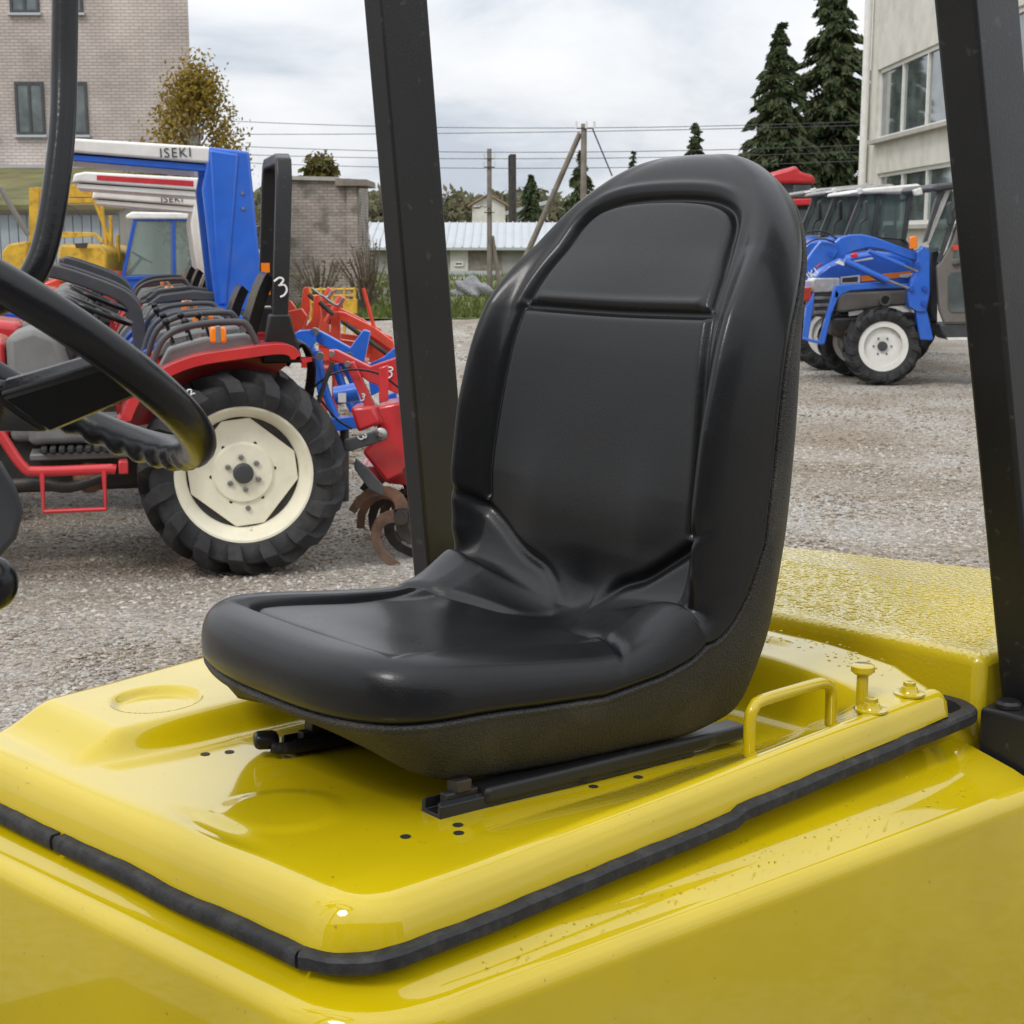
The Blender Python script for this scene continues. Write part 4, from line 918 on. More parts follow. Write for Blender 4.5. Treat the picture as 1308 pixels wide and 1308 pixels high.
# cab tractor at the end of the row
def glazed_cab(root, x0, x1, hw, zb, zt, roofm, postm, glassm=None, slope=.25, door=None, roof=True):
    """four posts, roof and panes; x1 is the windscreen side"""
    g = glassm or M['glass']
    for sy in (1, -1):
        MB().bar((x1, sy * hw, zb), (x1 - slope, sy * hw, zt), .06, .06).build('cab_post', postm, root, bevel=.01)
        MB().bar((x0, sy * hw, zb), (x0 + .06, sy * hw, zt), .08, .08).build('cab_post', postm, root, bevel=.01)
        MB().bar(((x0 + x1) / 2 - .1, sy * hw, zb), ((x0 + x1) / 2 - .12, sy * hw, zt), .05, .05).build('cab_post', postm, root, bevel=.01)
        MB().bar((x0, sy * hw, zb), (x1, sy * hw, zb), .06, .06).build('cab_sill', postm, root, bevel=.01)
        MB().bar((x0, sy * hw, zt), (x1 - slope, sy * hw, zt), .06, .06).build('cab_rail', postm, root, bevel=.01)
        MB().prism([(x0 + .05, zb + .03), (x1 - .03, zb + .03), (x1 - slope - .02, zt - .03), (x0 + .1, zt - .03)], sy * hw - .004, sy * hw + .004).build('side_pane', g, root)
    mb = MB(); mb.add([(x1, -hw, zb), (x1, hw, zb), (x1 - slope, hw, zt), (x1 - slope, -hw, zt), (x1 - .008, -hw, zb), (x1 - .008, hw, zb), (x1 - slope - .008, hw, zt), (x1 - slope - .008, -hw, zt)], [(0, 1, 2, 3), (7, 6, 5, 4), (0, 4, 5, 1), (1, 5, 6, 2), (2, 6, 7, 3), (3, 7, 4, 0)]).build('windscreen', g, root)
    mb = MB(); mb.add([(x0, -hw, zb), (x0, hw, zb), (x0 + .06, hw, zt), (x0 + .06, -hw, zt)], [(0, 1, 2, 3)]).build('rear_pane', g, root)
    MB().bar((x1, -hw, zb), (x1, hw, zb), .06, .06).build('cab_sill', postm, root, bevel=.01)
    if roof: MB().prism([(x0 - .12, zt), (x0 - .08, zt + .10), (x1 - slope + .05, zt + .12), (x1 - slope + .16, zt + .06), (x1 - slope + .14, zt)], -hw - .06, hw + .06).build('cab_roof', roofm, root, bevel=.03, seg=3)
def cab_tractor(X, Y, label, col, group, roofm, postm, rim='white', rz=194, name='cab_tractor', sc=1.0):
    root = empty(name, (X, Y, 0), rad(rz)); tag(root, label, 'tractor', group)
    for sy in (.62, -.62): wheel(root, (0, sy, .62), .62, .32, .38, 15, .046, M[rim], 'big', 'rear_wheel')
    for sy in (1, -1): arch([(a_ * 1.08, b_ * 1.08) for a_, b_ in FEND], sy * .36, sy * .78, .016).build('fender', col, root, smooth=40)
    MB().box((1.0, 0, .66), (2.6, .46, .36)).build('chassis', M['dksteel'], root, bevel=.03)
    MB().prism([(1.12, .85), (1.12, 1.38), (1.5, 1.42), (2.1, 1.33), (2.45, 1.2), (2.5, .95), (2.48, .8)], -.3, .3).build('hood', col, root, bevel=.05, seg=4)
    for sy in (.55, -.55): wheel(root, (1.95, sy, .45), .45, .25, .26, 16, .03, M[rim], 'small', 'front_wheel')
    glazed_cab(root, -.42, 1.12, .66, 1.28, 2.28, roofm, postm)
    MB().prism([(-.4, .9), (-.4, 1.28), (1.1, 1.28), (1.1, .8), (.7, .8), (.6, 1.2), (-.1, 1.25)], -.66, .66).build('cab_lower', postm, root, bevel=.02)
    seat_small(root, .1, 1.2); steer(root, (.78, 0, 1.62), 30)
    return root
t7 = cab_tractor(-5.2, 25.0, 'cab tractor with cream roof and blue posts at the far end of the row', M['orange'], GRP, M['white'], M['dkblue']); t7.scale = (.9, .9, .9)
# ---------------------------------------------------------------- implements behind the row
def thing(name, Y, px, py, label, cat, group=None):
    p = at(px, py, Y); p.z = 0; o = empty(name, p, 0, world=True); return tag(o, label, cat, group)
def plate(parent, name, m_, Y, t, *pxs, bevel=.006):
    return MB().slab(pxs, Y, t).build(name, M[m_], parent, bevel=bevel)
def rod(parent, name, m_, Y, wpx, *pxs, n=10, sm_=True):
    P = [at(a_, b_, Y) for a_, b_ in pxs]; r_ = wpx / 2 / ppm(Y)
    if len(P) > 2: P = curve_pts(P, 6)
    return MB().tube(P, r_, n).build(name, M[m_], parent, smooth=60)
# red rotary tiller behind the nearest tractor
tl = thing('rotary_tiller', 8.7, 480, 690, 'red rotary tiller with curved brown tines behind the red tractor', 'tiller')
plate(tl, 'top_arm', 'red', 8.5, .05, (419, 447), (430, 447), (472, 468), (508, 456), (530, 452), (530, 500), (507, 503), (470, 487), (440, 466), (421, 460))
plate(tl, 'brace_arm', 'red', 8.44, .05, (440, 464), (452, 462), (489, 540), (478, 546))
plate(tl, 'gear_box', 'red', 8.4, .22, (447, 521), (477, 518), (486, 541), (457, 553), bevel=.02)
plate(tl, 'gear_case', 'red', 8.48, .3, (480, 519), (530, 510), (530, 600), (515, 607), (494, 617), (462, 578), (482, 555), bevel=.02)
plate(tl, 'side_fin', 'red', 8.36, .012, (484, 470), (496, 466), (496, 512), (484, 515))
plate(tl, 'side_link', 'dkgrey', 8.36, .03, (440, 562), (490, 547), (496, 552), (493, 562), (446, 577), (438, 574))
mbp = MB().lathe([(0, .034), (-.02, .034), (-.03, .02), (-.05, .012)], 18, 'y', at(487, 554, 8.36)).build('link_pin', M['steel'], tl, smooth=35)
plate(tl, 'depth_shield', 'dkgrey', 8.34, .02, (454, 585), (470, 598), (490, 621), (490, 634), (472, 626), (460, 610), (452, 598))
plate(tl, 'tine_hood', 'red', 8.6, .9, (458, 596), (500, 596), (540, 610), (540, 622), (497, 618), (470, 606))
c_t = at(516, 652, 8.6)
for k in range(5):
    for q in range(4):
        a0 = q * math.pi / 2 + k * .5; yy = 8.42 + k * .22; pts = []
        for u in np.linspace(0, 1, 9):
            r_ = .04 + .24 * u; an = a0 + 1.5 * u ** 1.6; pts.append(Vector((c_t.x + r_ * math.cos(an), yy + .07 * max(0, u - .6) * (1 if q % 2 else -1), c_t.z + r_ * math.sin(an))))
        mb = MB(); vs = []
        for i, p in enumerate(pts):
            t = (pts[min(i + 1, 8)] - pts[max(i - 1, 0)]).normalized(); s_ = t.cross(Vector((0, 1, 0))); w_ = .075 * (1 - .4 * i / 8)
            for e_, f_ in ((-.5, -.006), (.5, -.006), (.5, .006), (-.5, .006)): vs.append(p + s_ * e_ * w_ + Vector((0, f_, 0)))
        mb.add(vs, [(i * 4 + z, i * 4 + (z + 1) % 4, i * 4 + 4 + (z + 1) % 4, i * 4 + 4 + z) for i in range(8) for z in range(4)] + [(0, 1, 2, 3), (35, 34, 33, 32)]).build('tine', M['rust' if (k + q) % 3 else 'dksteel'], tl, bevel=.003)
MB().tube([(c_t.x, 8.36, c_t.z), (c_t.x, 9.5, c_t.z)], .04, 12).build('tine_shaft', M['dksteel'], tl, smooth=60)
for P in (((395, 500), (420, 480), (450, 472), (485, 478), (515, 500)), ((405, 505), (430, 535), (450, 548))): rod(tl, 'hose', 'black_plastic', 8.4, 3, *P)
rod(tl, 'lift_rod', 'dksteel', 8.4, 6, (425, 462), (408, 510), (404, 540))
for px, py in ((424, 452), (444, 465)): MB().lathe([(0, .018), (-.02, .016)], 8, 'y', at(px, py, 8.44)).build('pin', M['steel'], tl)
def three_w(parent, px, py, Y, s, tiltd=0):
    c0 = at(px, py, Y); P = [(-.5, .8), (.1, 1.0), (.4, .7), (0, .35), (-.15, .3), (.35, .2), (.45, -.3), (.1, -.7), (-.35, -.8)]; c_, s_ = math.cos(rad(tiltd)), math.sin(rad(tiltd))
    chalk(parent, [(c0.x + (a_ * c_ - b_ * s_) * s, Y, c0.z + (a_ * s_ + b_ * c_) * s) for a_, b_ in P], s * .12)
three_w(tl, 497, 477, 8.495, .035, -15); three_w(tl, 463, 508, 8.435, .022, -20); three_w(tl, 462, 558, 8.352, .026, -75)
# blue loader frame
bl = thing('front_loader', 10.6, 430, 640, 'bright blue front loader standing between the tiller and orange frames', 'loader')
plate(bl, 'lift_arm', 'blue', 10.2, .06, (401, 420), (411, 424), (447, 444), (464, 421), (473, 424), (465, 462), (442, 457), (404, 437))
plate(bl, 'end_plate', 'blue', 10.15, .05, (373, 428), (382, 422), (402, 421), (404, 436), (396, 447), (380, 443))
plate(bl, 'arm', 'blue', 10.3, .06, (470, 466), (490, 456), (508, 440), (520, 440), (520, 460), (500, 462), (480, 474))
for P in (((394, 435), (403, 470), (412, 505)), ((404, 448), (416, 500), (430, 535)), ((428, 465), (440, 500), (452, 525)), ((438, 462), (452, 490), (460, 520))): rod(bl, 'strut', 'blue', 10.4, 11, *P)
MB().tube([at(428, 506, 9.9), at(458, 500, 9.9)], .06, 16).build('motor', M['blue'], bl, smooth=40)
MB().box(at(437, 508, 9.83), (.05, .005, .06)).build('motor_label', M['white'], bl)
plate(bl, 'foot', 'blue', 10.3, .08, (420, 535), (470, 530), (472, 545), (424, 552)); rod(bl, 'leg', 'dksteel', 10.4, 12, (440, 540), (440, 640))
plate(bl, 'bracket', 'blue', 10.1, .03, (470, 482), (480, 478), (486, 500), (474, 506)); plate(bl, 'bracket', 'blue', 10.1, .03, (494, 505), (506, 500), (508, 514), (496, 518))
for a_ in ((402, 424), (446, 455), (409, 455)): MB().lathe([(0, .03), (-.03, .028)], 10, 'y', at(*a_, 10.18)).build('pivot', M['steel'], bl)
# orange loader frames
orx = [(13.2, 0, 0, 'orange front loader with diagonal cylinder nearest the blue frame'), (15.5, -14, -10, 'orange front loader standing farther back among the implements')]
for k, (Y, ox, oy, lb) in enumerate(orx):
    r_ = thing('front_loader', Y, 440 + ox, 560, lb, 'loader', 'orange front loaders'); T = lambda L: [(a_ + ox, b_ + oy) for a_, b_ in L]
    plate(r_, 'mast', 'orange', Y, .06, *T([(401, 378), (408, 376), (410, 405), (404, 430), (388, 440), (384, 425), (398, 408)]))
    plate(r_, 'mast', 'orange', Y - .1, .06, *T([(423, 398), (434, 398), (435, 470), (420, 470)]))
    plate(r_, 'lift_arm', 'orange', Y - .15, .06, *T([(432, 398), (440, 399), (478, 418), (502, 436), (504, 450), (478, 432), (434, 408)]))
    rod(r_, 'cylinder', 'dksteel', Y - .2, 6, *T([(408, 386), (426, 402)])); rod(r_, 'cylinder', 'dksteel', Y - .2, 6, *T([(440, 412), (494, 452)])); rod(r_, 'cylinder_rod', 'steel', Y - .22, 3.5, *T([(412, 378), (430, 390), (438, 381)]))
    rod(r_, 'post', 'orange', Y - .1, 5, *T([(464, 368), (478, 419)])) if k == 0 else None
    plate(r_, 'cross_plate', 'orange', Y, .06, *T([(366, 398), (385, 394), (392, 404), (384, 424), (372, 420)]))
    plate(r_, 'cross_plate', 'orange', Y - .05, .06, *T([(474, 418), (500, 430), (506, 452), (490, 470), (470, 462), (478, 440)]))
    plate(r_, 'cross_tube', 'orange', Y - .02, .08, *T([(408, 430), (480, 440), (480, 452), (408, 444)]))
    plate(r_, 'foot', 'orange', Y, .3, *T([(400, 470), (480, 470), (482, 480), (398, 480)])); rod(r_, 'leg', 'orange', Y, 8, *T([(428, 470), (428, 548)]))
    rod(r_, 'drum', 'orange', Y - .05, 11, *T([(437, 379), (418, 412)]))
# yellow frame on the grass edge
yf = thing('pallet_frame', 24, 425, 450, 'yellow tubular frame at the grass edge below the ruined wall', 'frame')
for P in (((396, 370), (454, 369)), ((396, 378), (454, 377)), ((396, 386), (454, 385))): rod(yf, 'rail', 'oldyellow', 24, 3, *P, n=6)
for x_ in (397, 410, 425, 440, 453): rod(yf, 'upright', 'oldyellow', 24, 4, (x_, 367), (x_, 446), n=6)
plate(yf, 'plate', 'oldyellow', 23.95, .05, (440, 382), (456, 382), (456, 400), (442, 402))
# worn yellow excavator far left
ex = thing('excavator', 25, 80, 445, 'worn yellow excavator with lattice boom in front of the garage doors', 'excavator')
plate(ex, 'cab_post', 'oldyellow', 24.6, .5, (37, 240), (49, 239), (49, 312), (37, 312)); plate(ex, 'engine_cover', 'oldyellow', 24.4, 1.2, (2, 322), (10, 312), (34, 308), (34, 360), (2, 360), bevel=.03)
plate(ex, 'counterweight', 'oldyellow', 24.2, 1.6, (74, 318), (78, 312), (128, 314), (136, 322), (137, 360), (74, 360), bevel=.04); plate(ex, 'hatch', 'oldyellow', 24.15, .06, (76, 300), (82, 296), (120, 297), (131, 306), (131, 311), (120, 302), (78, 304))
plate(ex, 'upper_box', 'oldyellow', 25, .8, (86, 236), (116, 235), (117, 252), (86, 252)); plate(ex, 'upper_beam', 'oldyellow', 24.95, .4, (60, 254), (122, 253), (122, 259), (60, 260)); plate(ex, 'turntable', 'dksteel', 24.6, 1.4, (0, 360), (140, 360), (140, 420), (0, 420))
for P in (((120, 254), (150, 332)), ((128, 252), (140, 340)), ((141, 275), (143, 330)), ((150, 300), (152, 335))): rod(ex, 'boom_bar', 'oldyellow', 24.9, 5, *P, n=8)
rod(ex, 'cable', 'wire', 24.85, 1.5, (86, 262), (98, 268), (102, 276)); plate(ex, 'latch', 'dksteel', 24.1, .04, (95, 311), (112, 310), (110, 317), (97, 317))
rod(ex, 'brace', 'taupe', 24.3, 7, (0, 240), (36, 300))
# ---------------------------------------------------------------- brick walls
def brickmat(name, c1, c2, mort, sc, moss=None):
    m = mat(name, c1, .9); t, b, n, l = nodes(m); tc = n('ShaderNodeTexCoord'); mp = n('ShaderNodeMapping'); mp.inputs['Rotation'].default_value = (rad(90), 0, 0)
    sx = n('ShaderNodeSeparateXYZ'); l(tc.outputs['Object'], sx.inputs[0]); ad = n('ShaderNodeMath'); l(sx.outputs[0], ad.inputs[0]); l(sx.outputs[1], ad.inputs[1]); cb = n('ShaderNodeCombineXYZ'); l(ad.outputs[0], cb.inputs[0]); l(sx.outputs[2], cb.inputs[1])
    k = n('ShaderNodeTexBrick'); l(cb.outputs[0], k.inputs['Vector']); k.inputs['Color1'].default_value = (*c1, 1); k.inputs['Color2'].default_value = (*c2, 1); k.inputs['Mortar'].default_value = (*mort, 1)
    k.inputs['Scale'].default_value = sc; k.inputs['Mortar Size'].default_value = .022; k.inputs['Brick Width'].default_value = .52; k.inputs['Row Height'].default_value = .19; k.inputs['Bias'].default_value = -.2
    x = n('ShaderNodeTexNoise'); x.inputs['Scale'].default_value = .7; x.inputs['Detail'].default_value = 8; l(tc.outputs['Object'], x.inputs['Vector']); r = n('ShaderNodeMapRange'); l(x.outputs['Fac'], r.inputs[0]); r.inputs[1].default_value = .3; r.inputs[2].default_value = .7; r.inputs[3].default_value = .72; r.inputs[4].default_value = 1.15
    q = n('ShaderNodeMix'); q.data_type = 'RGBA'; q.blend_type = 'MULTIPLY'; q.inputs[0].default_value = 1; l(k.outputs['Color'], q.inputs[6]); l(r.outputs[0], q.inputs[7]); src = q.outputs[2]
    if moss:
        y = n('ShaderNodeTexNoise'); y.inputs['Scale'].default_value = 1.6; y.inputs['Detail'].default_value = 9; l(tc.outputs['Object'], y.inputs['Vector']); rr = n('ShaderNodeMapRange'); l(y.outputs['Fac'], rr.inputs[0]); rr.inputs[1].default_value = .52; rr.inputs[2].default_value = .62; rr.inputs[4].default_value = .7
        z = n('ShaderNodeMix'); z.data_type = 'RGBA'; l(rr.outputs[0], z.inputs[0]); l(src, z.inputs[6]); z.inputs[7].default_value = (*moss, 1); src = z.outputs[2]
    l(src, b.inputs['Base Color']); u = n('ShaderNodeBump'); u.inputs['Strength'].default_value = .6; u.inputs['Distance'].default_value = .02; l(k.outputs['Fac'], u.inputs['Height']); u.invert = True; l(u.outputs[0], b.inputs['Normal'])
    return m
M['brick'] = brickmat('pale_silicate_brick', (.52, .45, .41), (.46, .38, .34), (.30, .28, .26), 2.3)
M['brick_old'] = brickmat('weathered_brick', (.42, .36, .32), (.32, .26, .23), (.22, .21, .19), 2.4, moss=(.10, .095, .08))
def wall_box(parent, name, m_, x0, x1, y0, y1, z0, z1, bevel=0): return MB().box(((x0 + x1) / 2, (y0 + y1) / 2, (z0 + z1) / 2), (x1 - x0, y1 - y0, z1 - z0)).build(name, M[m_], parent, bevel=bevel)
YB = 42; bb = thing('brick_building', YB, 100, 330, 'tall pale brick building behind the garages on the far left', 'building')
xl, xr = at(-260, 200, YB).x, at(247, 200, YB).x
for z0_, z1_, o_, nm_, mm_ in ((0, 10.6, 0, 'wall', 'brick'), (10.6, 10.9, .2, 'cornice', 'concrete')):
    f4 = [(xl - o_, YB - o_), (xr + o_, YB - o_), (xr - 2.2 + o_, YB + 9), (xl - 2.2 - o_, YB + 9)]
    MB().add([(x_, y_, z0_) for x_, y_ in f4] + [(x_, y_, z1_) for x_, y_ in f4], [(0, 1, 2, 3), (7, 6, 5, 4)] + [(i, i + 4, (i + 1) % 4 + 4, (i + 1) % 4) for i in range(4)]).build(nm_, M[mm_], bb)
def window(parent, x0, x1, z0, z1, Y, frame='white', sill=True, mull=1, d=.12):
    f = MB(); t = .07
    f.box(((x0 + x1) / 2, Y - .02, z0 + t / 2), (x1 - x0, .06, t)).box(((x0 + x1) / 2, Y - .02, z1 - t / 2), (x1 - x0, .06, t))
    for i in range(mull + 2):
        x_ = x0 + t / 2 + (x1 - x0 - t) * i / (mull + 1); f.box((x_, Y - .021, (z0 + z1) / 2), (t, .06, z1 - z0 - 2 * t))
    w_ = f.build('window', M[frame], parent)
    for i in range(mull + 1):
        a_ = x0 + t + (x1 - x0 - t) * i / (mull + 1); b_ = x0 + (x1 - x0 - t) * (i + 1) / (mull + 1)
        p = MB().box(((a_ + b_) / 2, Y - .012, (z0 + z1) / 2), (b_ - a_, .012, z1 - z0 - 2 * t)).build('pane', M['window'], w_); p.location = (0, 0, 0)
    if sill: s_ = MB().box(((x0 + x1) / 2, Y - .06, z0 - .04), (x1 - x0 + .1, .16, .06)).build('sill', M['metal_roof'], w_); s_.location = (0, 0, 0)
    return w_
for px0, px1 in ((22, 59), (77, 114), (-40, -4), (-110, -70)):
    for zt in (0, 3.1):
        a_ = at(px0, 172, YB - .0); b_ = at(px1, 172, YB); window(bb, a_.x, b_.x, a_.z + zt, a_.z + 1.35 + zt, YB, mull=1, frame='dkgrey')
MB().box(at(125, 198, YB - .15), (.22, .3, .22)).build('vent_pipe', M['steel'], bb, bevel=.04)
MB().box(((xl + at(130, 216, YB - .3).x) / 2, YB - .4, at(0, 216, YB).z), (at(130, 216, YB - .3).x - xl, .8, .12)).build('ledge', M['metal_roof'], bb)
# garages with a mossy roof
M['moss'] = mat('mossy_roof_felt', (.13, .13, .05), .95, var=.4, vscale=1.2, dirt=(.16, .09, .06), dirtamt=.8, dscale=1.5, bump=.8, bscale=8)
M['garage'] = mat('faded_blue_metal', (.30, .34, .37), .6, var=.12, vscale=1.5, dirt=(.2, .16, .13), dirtamt=.5, dscale=1.2)
YG = 34; ga = thing('garage', YG, 60, 350, 'low garage with mossy roof and faded grey-blue doors', 'garage')
gx0, gx1 = at(-250, 250, YG).x, at(150, 250, YG).x; gz = at(0, 262, YG).z; gt = at(0, 222, YG).z
wall_box(ga, 'wall', 'concrete', gx0, gx1, YG + .1, YG + 6, 0, gz)
MB().add([(gx0 - .2, YG - .3, gz), (gx1 + .2, YG - .3, gz), (gx1 + .2, YG + 6.5, gt + .4), (gx0 - .2, YG + 6.5, gt + .4), (gx0 - .2, YG - .3, gz - .1), (gx1 + .2, YG - .3, gz - .1), (gx1 + .2, YG + 6.5, gt + .3), (gx0 - .2, YG + 6.5, gt + .3)], [(0, 1, 2, 3), (7, 6, 5, 4), (0, 4, 5, 1), (1, 5, 6, 2), (2, 6, 7, 3), (3, 7, 4, 0)]).build('roof', M['moss'], ga)
nx_ = 34
for i in range(nx_):
    a_ = gx0 + (gx1 - gx0) * i / nx_; b_ = gx0 + (gx1 - gx0) * (i + 1) / nx_ - .018
    MB().box(((a_ + b_) / 2, YG + .06 + .006 * (i % 2), gz / 2 - .08), (b_ - a_, .05, gz - .25)).build('board', M['garage'], ga)
# ruined brick wall
YR = 40; ru = thing('ruined_wall', YR, 420, 385, 'ruined weathered brick wall end with sagging beam on top', 'wall')
a_ = at(352, 228, YR); b_ = at(447, 228, YR); wall_box(ru, 'wall', 'brick_old', a_.x, b_.x, YR, YR + 5, 0, a_.z)
MB().slab([(443, 232), (456, 232), (457, 380), (444, 380)], YR - .12, .4).build('buttress', M['brick_old'], ru)
MB().slab([(428, 228), (468, 229), (469, 237), (428, 237)], YR - .3, 2.5).build('beam', M['wood'], ru)
MB().slab([(350, 224), (430, 226), (430, 231), (350, 229)], YR - .1, 5.3).build('coping', M['concrete'], ru)
# far shed with sheet roof, house, chimney
YS = 72; fs_ = thing('shed', YS, 560, 350, 'long low shed with pale blue sheet-metal roof beyond the grass', 'shed')
p0 = at(450, 283, YS); p1 = at(720, 283, YS); e0 = at(450, 316, YS)
wall_box(fs_, 'wall', 'farwall', p0.x, p1.x, YS, YS + 8, -.2, e0.z)
MB().add([(p0.x - .3, YS - .5, e0.z), (p1.x + .3, YS - .5, e0.z), (p1.x + .3, YS + 5, p0.z), (p0.x - .3, YS + 5, p0.z), (p0.x - .3, YS - .5, e0.z - .12), (p1.x + .3, YS - .5, e0.z - .12), (p1.x + .3, YS + 5, p0.z - .12), (p0.x - .3, YS + 5, p0.z - .12)], [(0, 1, 2, 3), (7, 6, 5, 4), (0, 4, 5, 1), (1, 5, 6, 2), (2, 6, 7, 3), (3, 7, 4, 0)]).build('roof', M['metal_roof'], fs_)
for i in range(26):
    x_ = p0.x + (p1.x - p0.x) * i / 25; MB().bar((x_, YS - .5, e0.z + .03), (x_, YS + 5, p0.z + .03), .05, .05).build('roof_seam', M['metal_roof'], fs_)
a_ = at(575, 318, YS - .05); b_ = at(598, 345, YS - .05); wall_box(fs_, 'door', 'plaster', a_.x, b_.x, YS - .08, YS - .01, -.1, a_.z); window(fs_, at(580, 330, YS).x, at(592, 330, YS).x, at(0, 340, YS).z, at(0, 334, YS).z, YS - .1, mull=0, sill=False)
a_ = at(462, 322, YS); b_ = at(480, 330, YS); window(fs_, a_.x, b_.x, b_.z, a_.z, YS - .02, mull=1, sill=False)
wall_box(fs_, 'wall_panel', 'wood', at(600, 318, YS).x, at(640, 318, YS).x, YS - .06, YS - .005, -.1, e0.z - .1)
wall_box(fs_, 'low_fence', 'metal_roof', at(574, 345, YS - 2).x, at(640, 345, YS - 2).x, YS - 2, YS - 1.9, -.1, at(0, 346, YS - 2).z)
YH = 105; ho = thing('house', YH, 624, 320, 'small cream gabled house seen over the shed roof', 'house')
a_ = at(603, 262, YH); b_ = at(645, 262, YH); zt = at(624, 250, YH).z; zb = at(0, 300, YH).z
MB().add([(a_.x, YH, 0), (b_.x, YH, 0), (b_.x, YH, a_.z), ((a_.x + b_.x) / 2, YH, zt), (a_.x, YH, a_.z)] + [(x_, YH + 7, z_) for x_, z_ in ((a_.x, 0), (b_.x, 0), (b_.x, a_.z), ((a_.x + b_.x) / 2, zt), (a_.x, a_.z))], [(0, 1, 2, 3, 4), (9, 8, 7, 6, 5), (0, 5, 6, 1), (1, 6, 7, 2), (4, 9, 5, 0)]).build('wall', M['plaster'], ho)
M['roofred'] = mat('old_tile_roof', (.30, .20, .15), .9, var=.2, vscale=3)
for q0, q1 in ((a_, 0), (b_, 1)):
    xm = (a_.x + b_.x) / 2; dx_ = .3 if q1 else -.3
    MB().add([(q0.x + dx_, YH - .3, q0.z - .12), (xm, YH - .3, zt + .06), (xm, YH + 7.3, zt + .06), (q0.x + dx_, YH + 7.3, q0.z - .12), (q0.x + dx_, YH - .3, q0.z - .02), (xm, YH - .3, zt + .18), (xm, YH + 7.3, zt + .18), (q0.x + dx_, YH + 7.3, q0.z - .02)], [(0, 1, 2, 3), (7, 6, 5, 4), (0, 4, 5, 1), (2, 6, 7, 3), (0, 3, 7, 4), (1, 5, 6, 2)]).build('roof', M['roofred'], ho)
YN = 95; an = thing('annex', YN, 665, 310, 'pale low-roofed building beside the dark chimney', 'building')
MB().slab([(648, 272), (700, 258), (700, 300), (648, 300)], YN, 6).build('wall', M['farwall'], an); MB().slab([(645, 270), (702, 255), (702, 260), (645, 275)], YN - .4, 7).build('roof', M['metal_roof'], an)
YC = 90; ch = thing('chimney', YC, 655, 330, 'thin dark chimney stack rising behind the shed', 'chimney')
q = at(655, 270, YC); MB().lathe([(0, .24), (at(655, 197, YC).z, .19)], 14, 'z', (q.x, YC, 0)).build('stack', M['dksteel'], ch, smooth=50); rod(ch, 'ladder', 'dksteel', YC, 2, (650, 199), (651, 300), n=6); rod(ch, 'bracket', 'dksteel', YC, 1.5, (650, 199), (656, 199), n=6)
# ---------------------------------------------------------------- building on the right, its wall runs away from us
XW = 9.0
rb = empty('plastered_building', (XW, 30, 0), 0, world=True); tag(rb, 'pale plastered workshop with white window bands on the far right', 'building')
def rz_(px, py): 
    Y = XW / ((px - 654) / FPX) * (_c + _s * (654 - py) / FPX); return at(px, py, Y)
YE = rz_(1108, 200).y; Y1_ = 14.0
z_sill2 = rz_(1118, 180).z; z_lt = rz_(1120, 222).z; z_lb = z_lt - 1.25
def wallseg(y0, y1, z0, z1, name='wall', m_='plaster', x0=XW, x1=XW + .35): return MB().box(((x0 + x1) / 2, (y0 + y1) / 2, (z0 + z1) / 2), (x1 - x0, y1 - y0, z1 - z0)).build(name, M[m_], rb)
yw1 = rz_(1120, 222).y; yw0 = Y1_ + 1.0
wallseg(Y1_, YE, 0, z_lb); wallseg(Y1_, YE, z_lt, z_sill2 + .0); wallseg(yw1, YE, z_lb, z_lt); wallseg(Y1_, yw0, z_lb, z_lt)
y2 = rz_(1118, 170).y
wallseg(y2, YE, z_sill2, 8.6); wallseg(Y1_, YE, z_sill2 + 1.6, 8.6) if False else None
wallseg(Y1_, y2, z_sill2 + 1.7, 8.6); wallseg(Y1_, yw0, z_sill2, z_sill2 + 1.7)
MB().box((XW + 6, YE - .2, 4.3), (11.4, .35, 8.6)).build('gable_wall', M['plaster'], rb)
MB().box((XW + 6, (Y1_ + YE) / 2, 8.75), (12.6, YE - Y1_ + .8, .3)).build('roof', M['metal_roof'], rb)
MB().tube([(XW - .14, YE - .12, 0), (XW - .14, YE - .12, 8.6)], .1, 12).build('drain_pipe', M['white'], rb, smooth=60)
# brick quoin strip showing at the corner
for yy, z0, z1, nm in ((yw1 - 0, z_lb, z_lt, 'window_band'), (y2, z_sill2, z_sill2 + 1.7, 'window_band')):
    y0 = yw0; W_ = yy - y0; nP = 11; t = .09
    f = MB(); f.box((XW + .12, (y0 + yy) / 2, z0 + t / 2), (.1, W_, t)); f.box((XW + .12, (y0 + yy) / 2, z1 - t / 2), (.1, W_, t))
    for i in range(nP + 1): f.box((XW + .121, y0 + t / 2 + (W_ - t) * i / nP, (z0 + z1) / 2), (.1, t, z1 - z0 - 2 * t))
    fo = f.build(nm, M['white'], rb)
    for i in range(nP):
        a_ = y0 + t + (W_ - t) * i / nP; b_ = y0 + (W_ - t) * (i + 1) / nP; MB().box((XW + .13, (a_ + b_) / 2, (z0 + z1) / 2), (.012, b_ - a_, z1 - z0 - 2 * t)).build('pane', M['window'], fo)
    MB().box((XW - .03, (y0 + yy) / 2, z0 - .05), (.3, W_ + .1, .09)).build('sill', M['concrete'], fo)

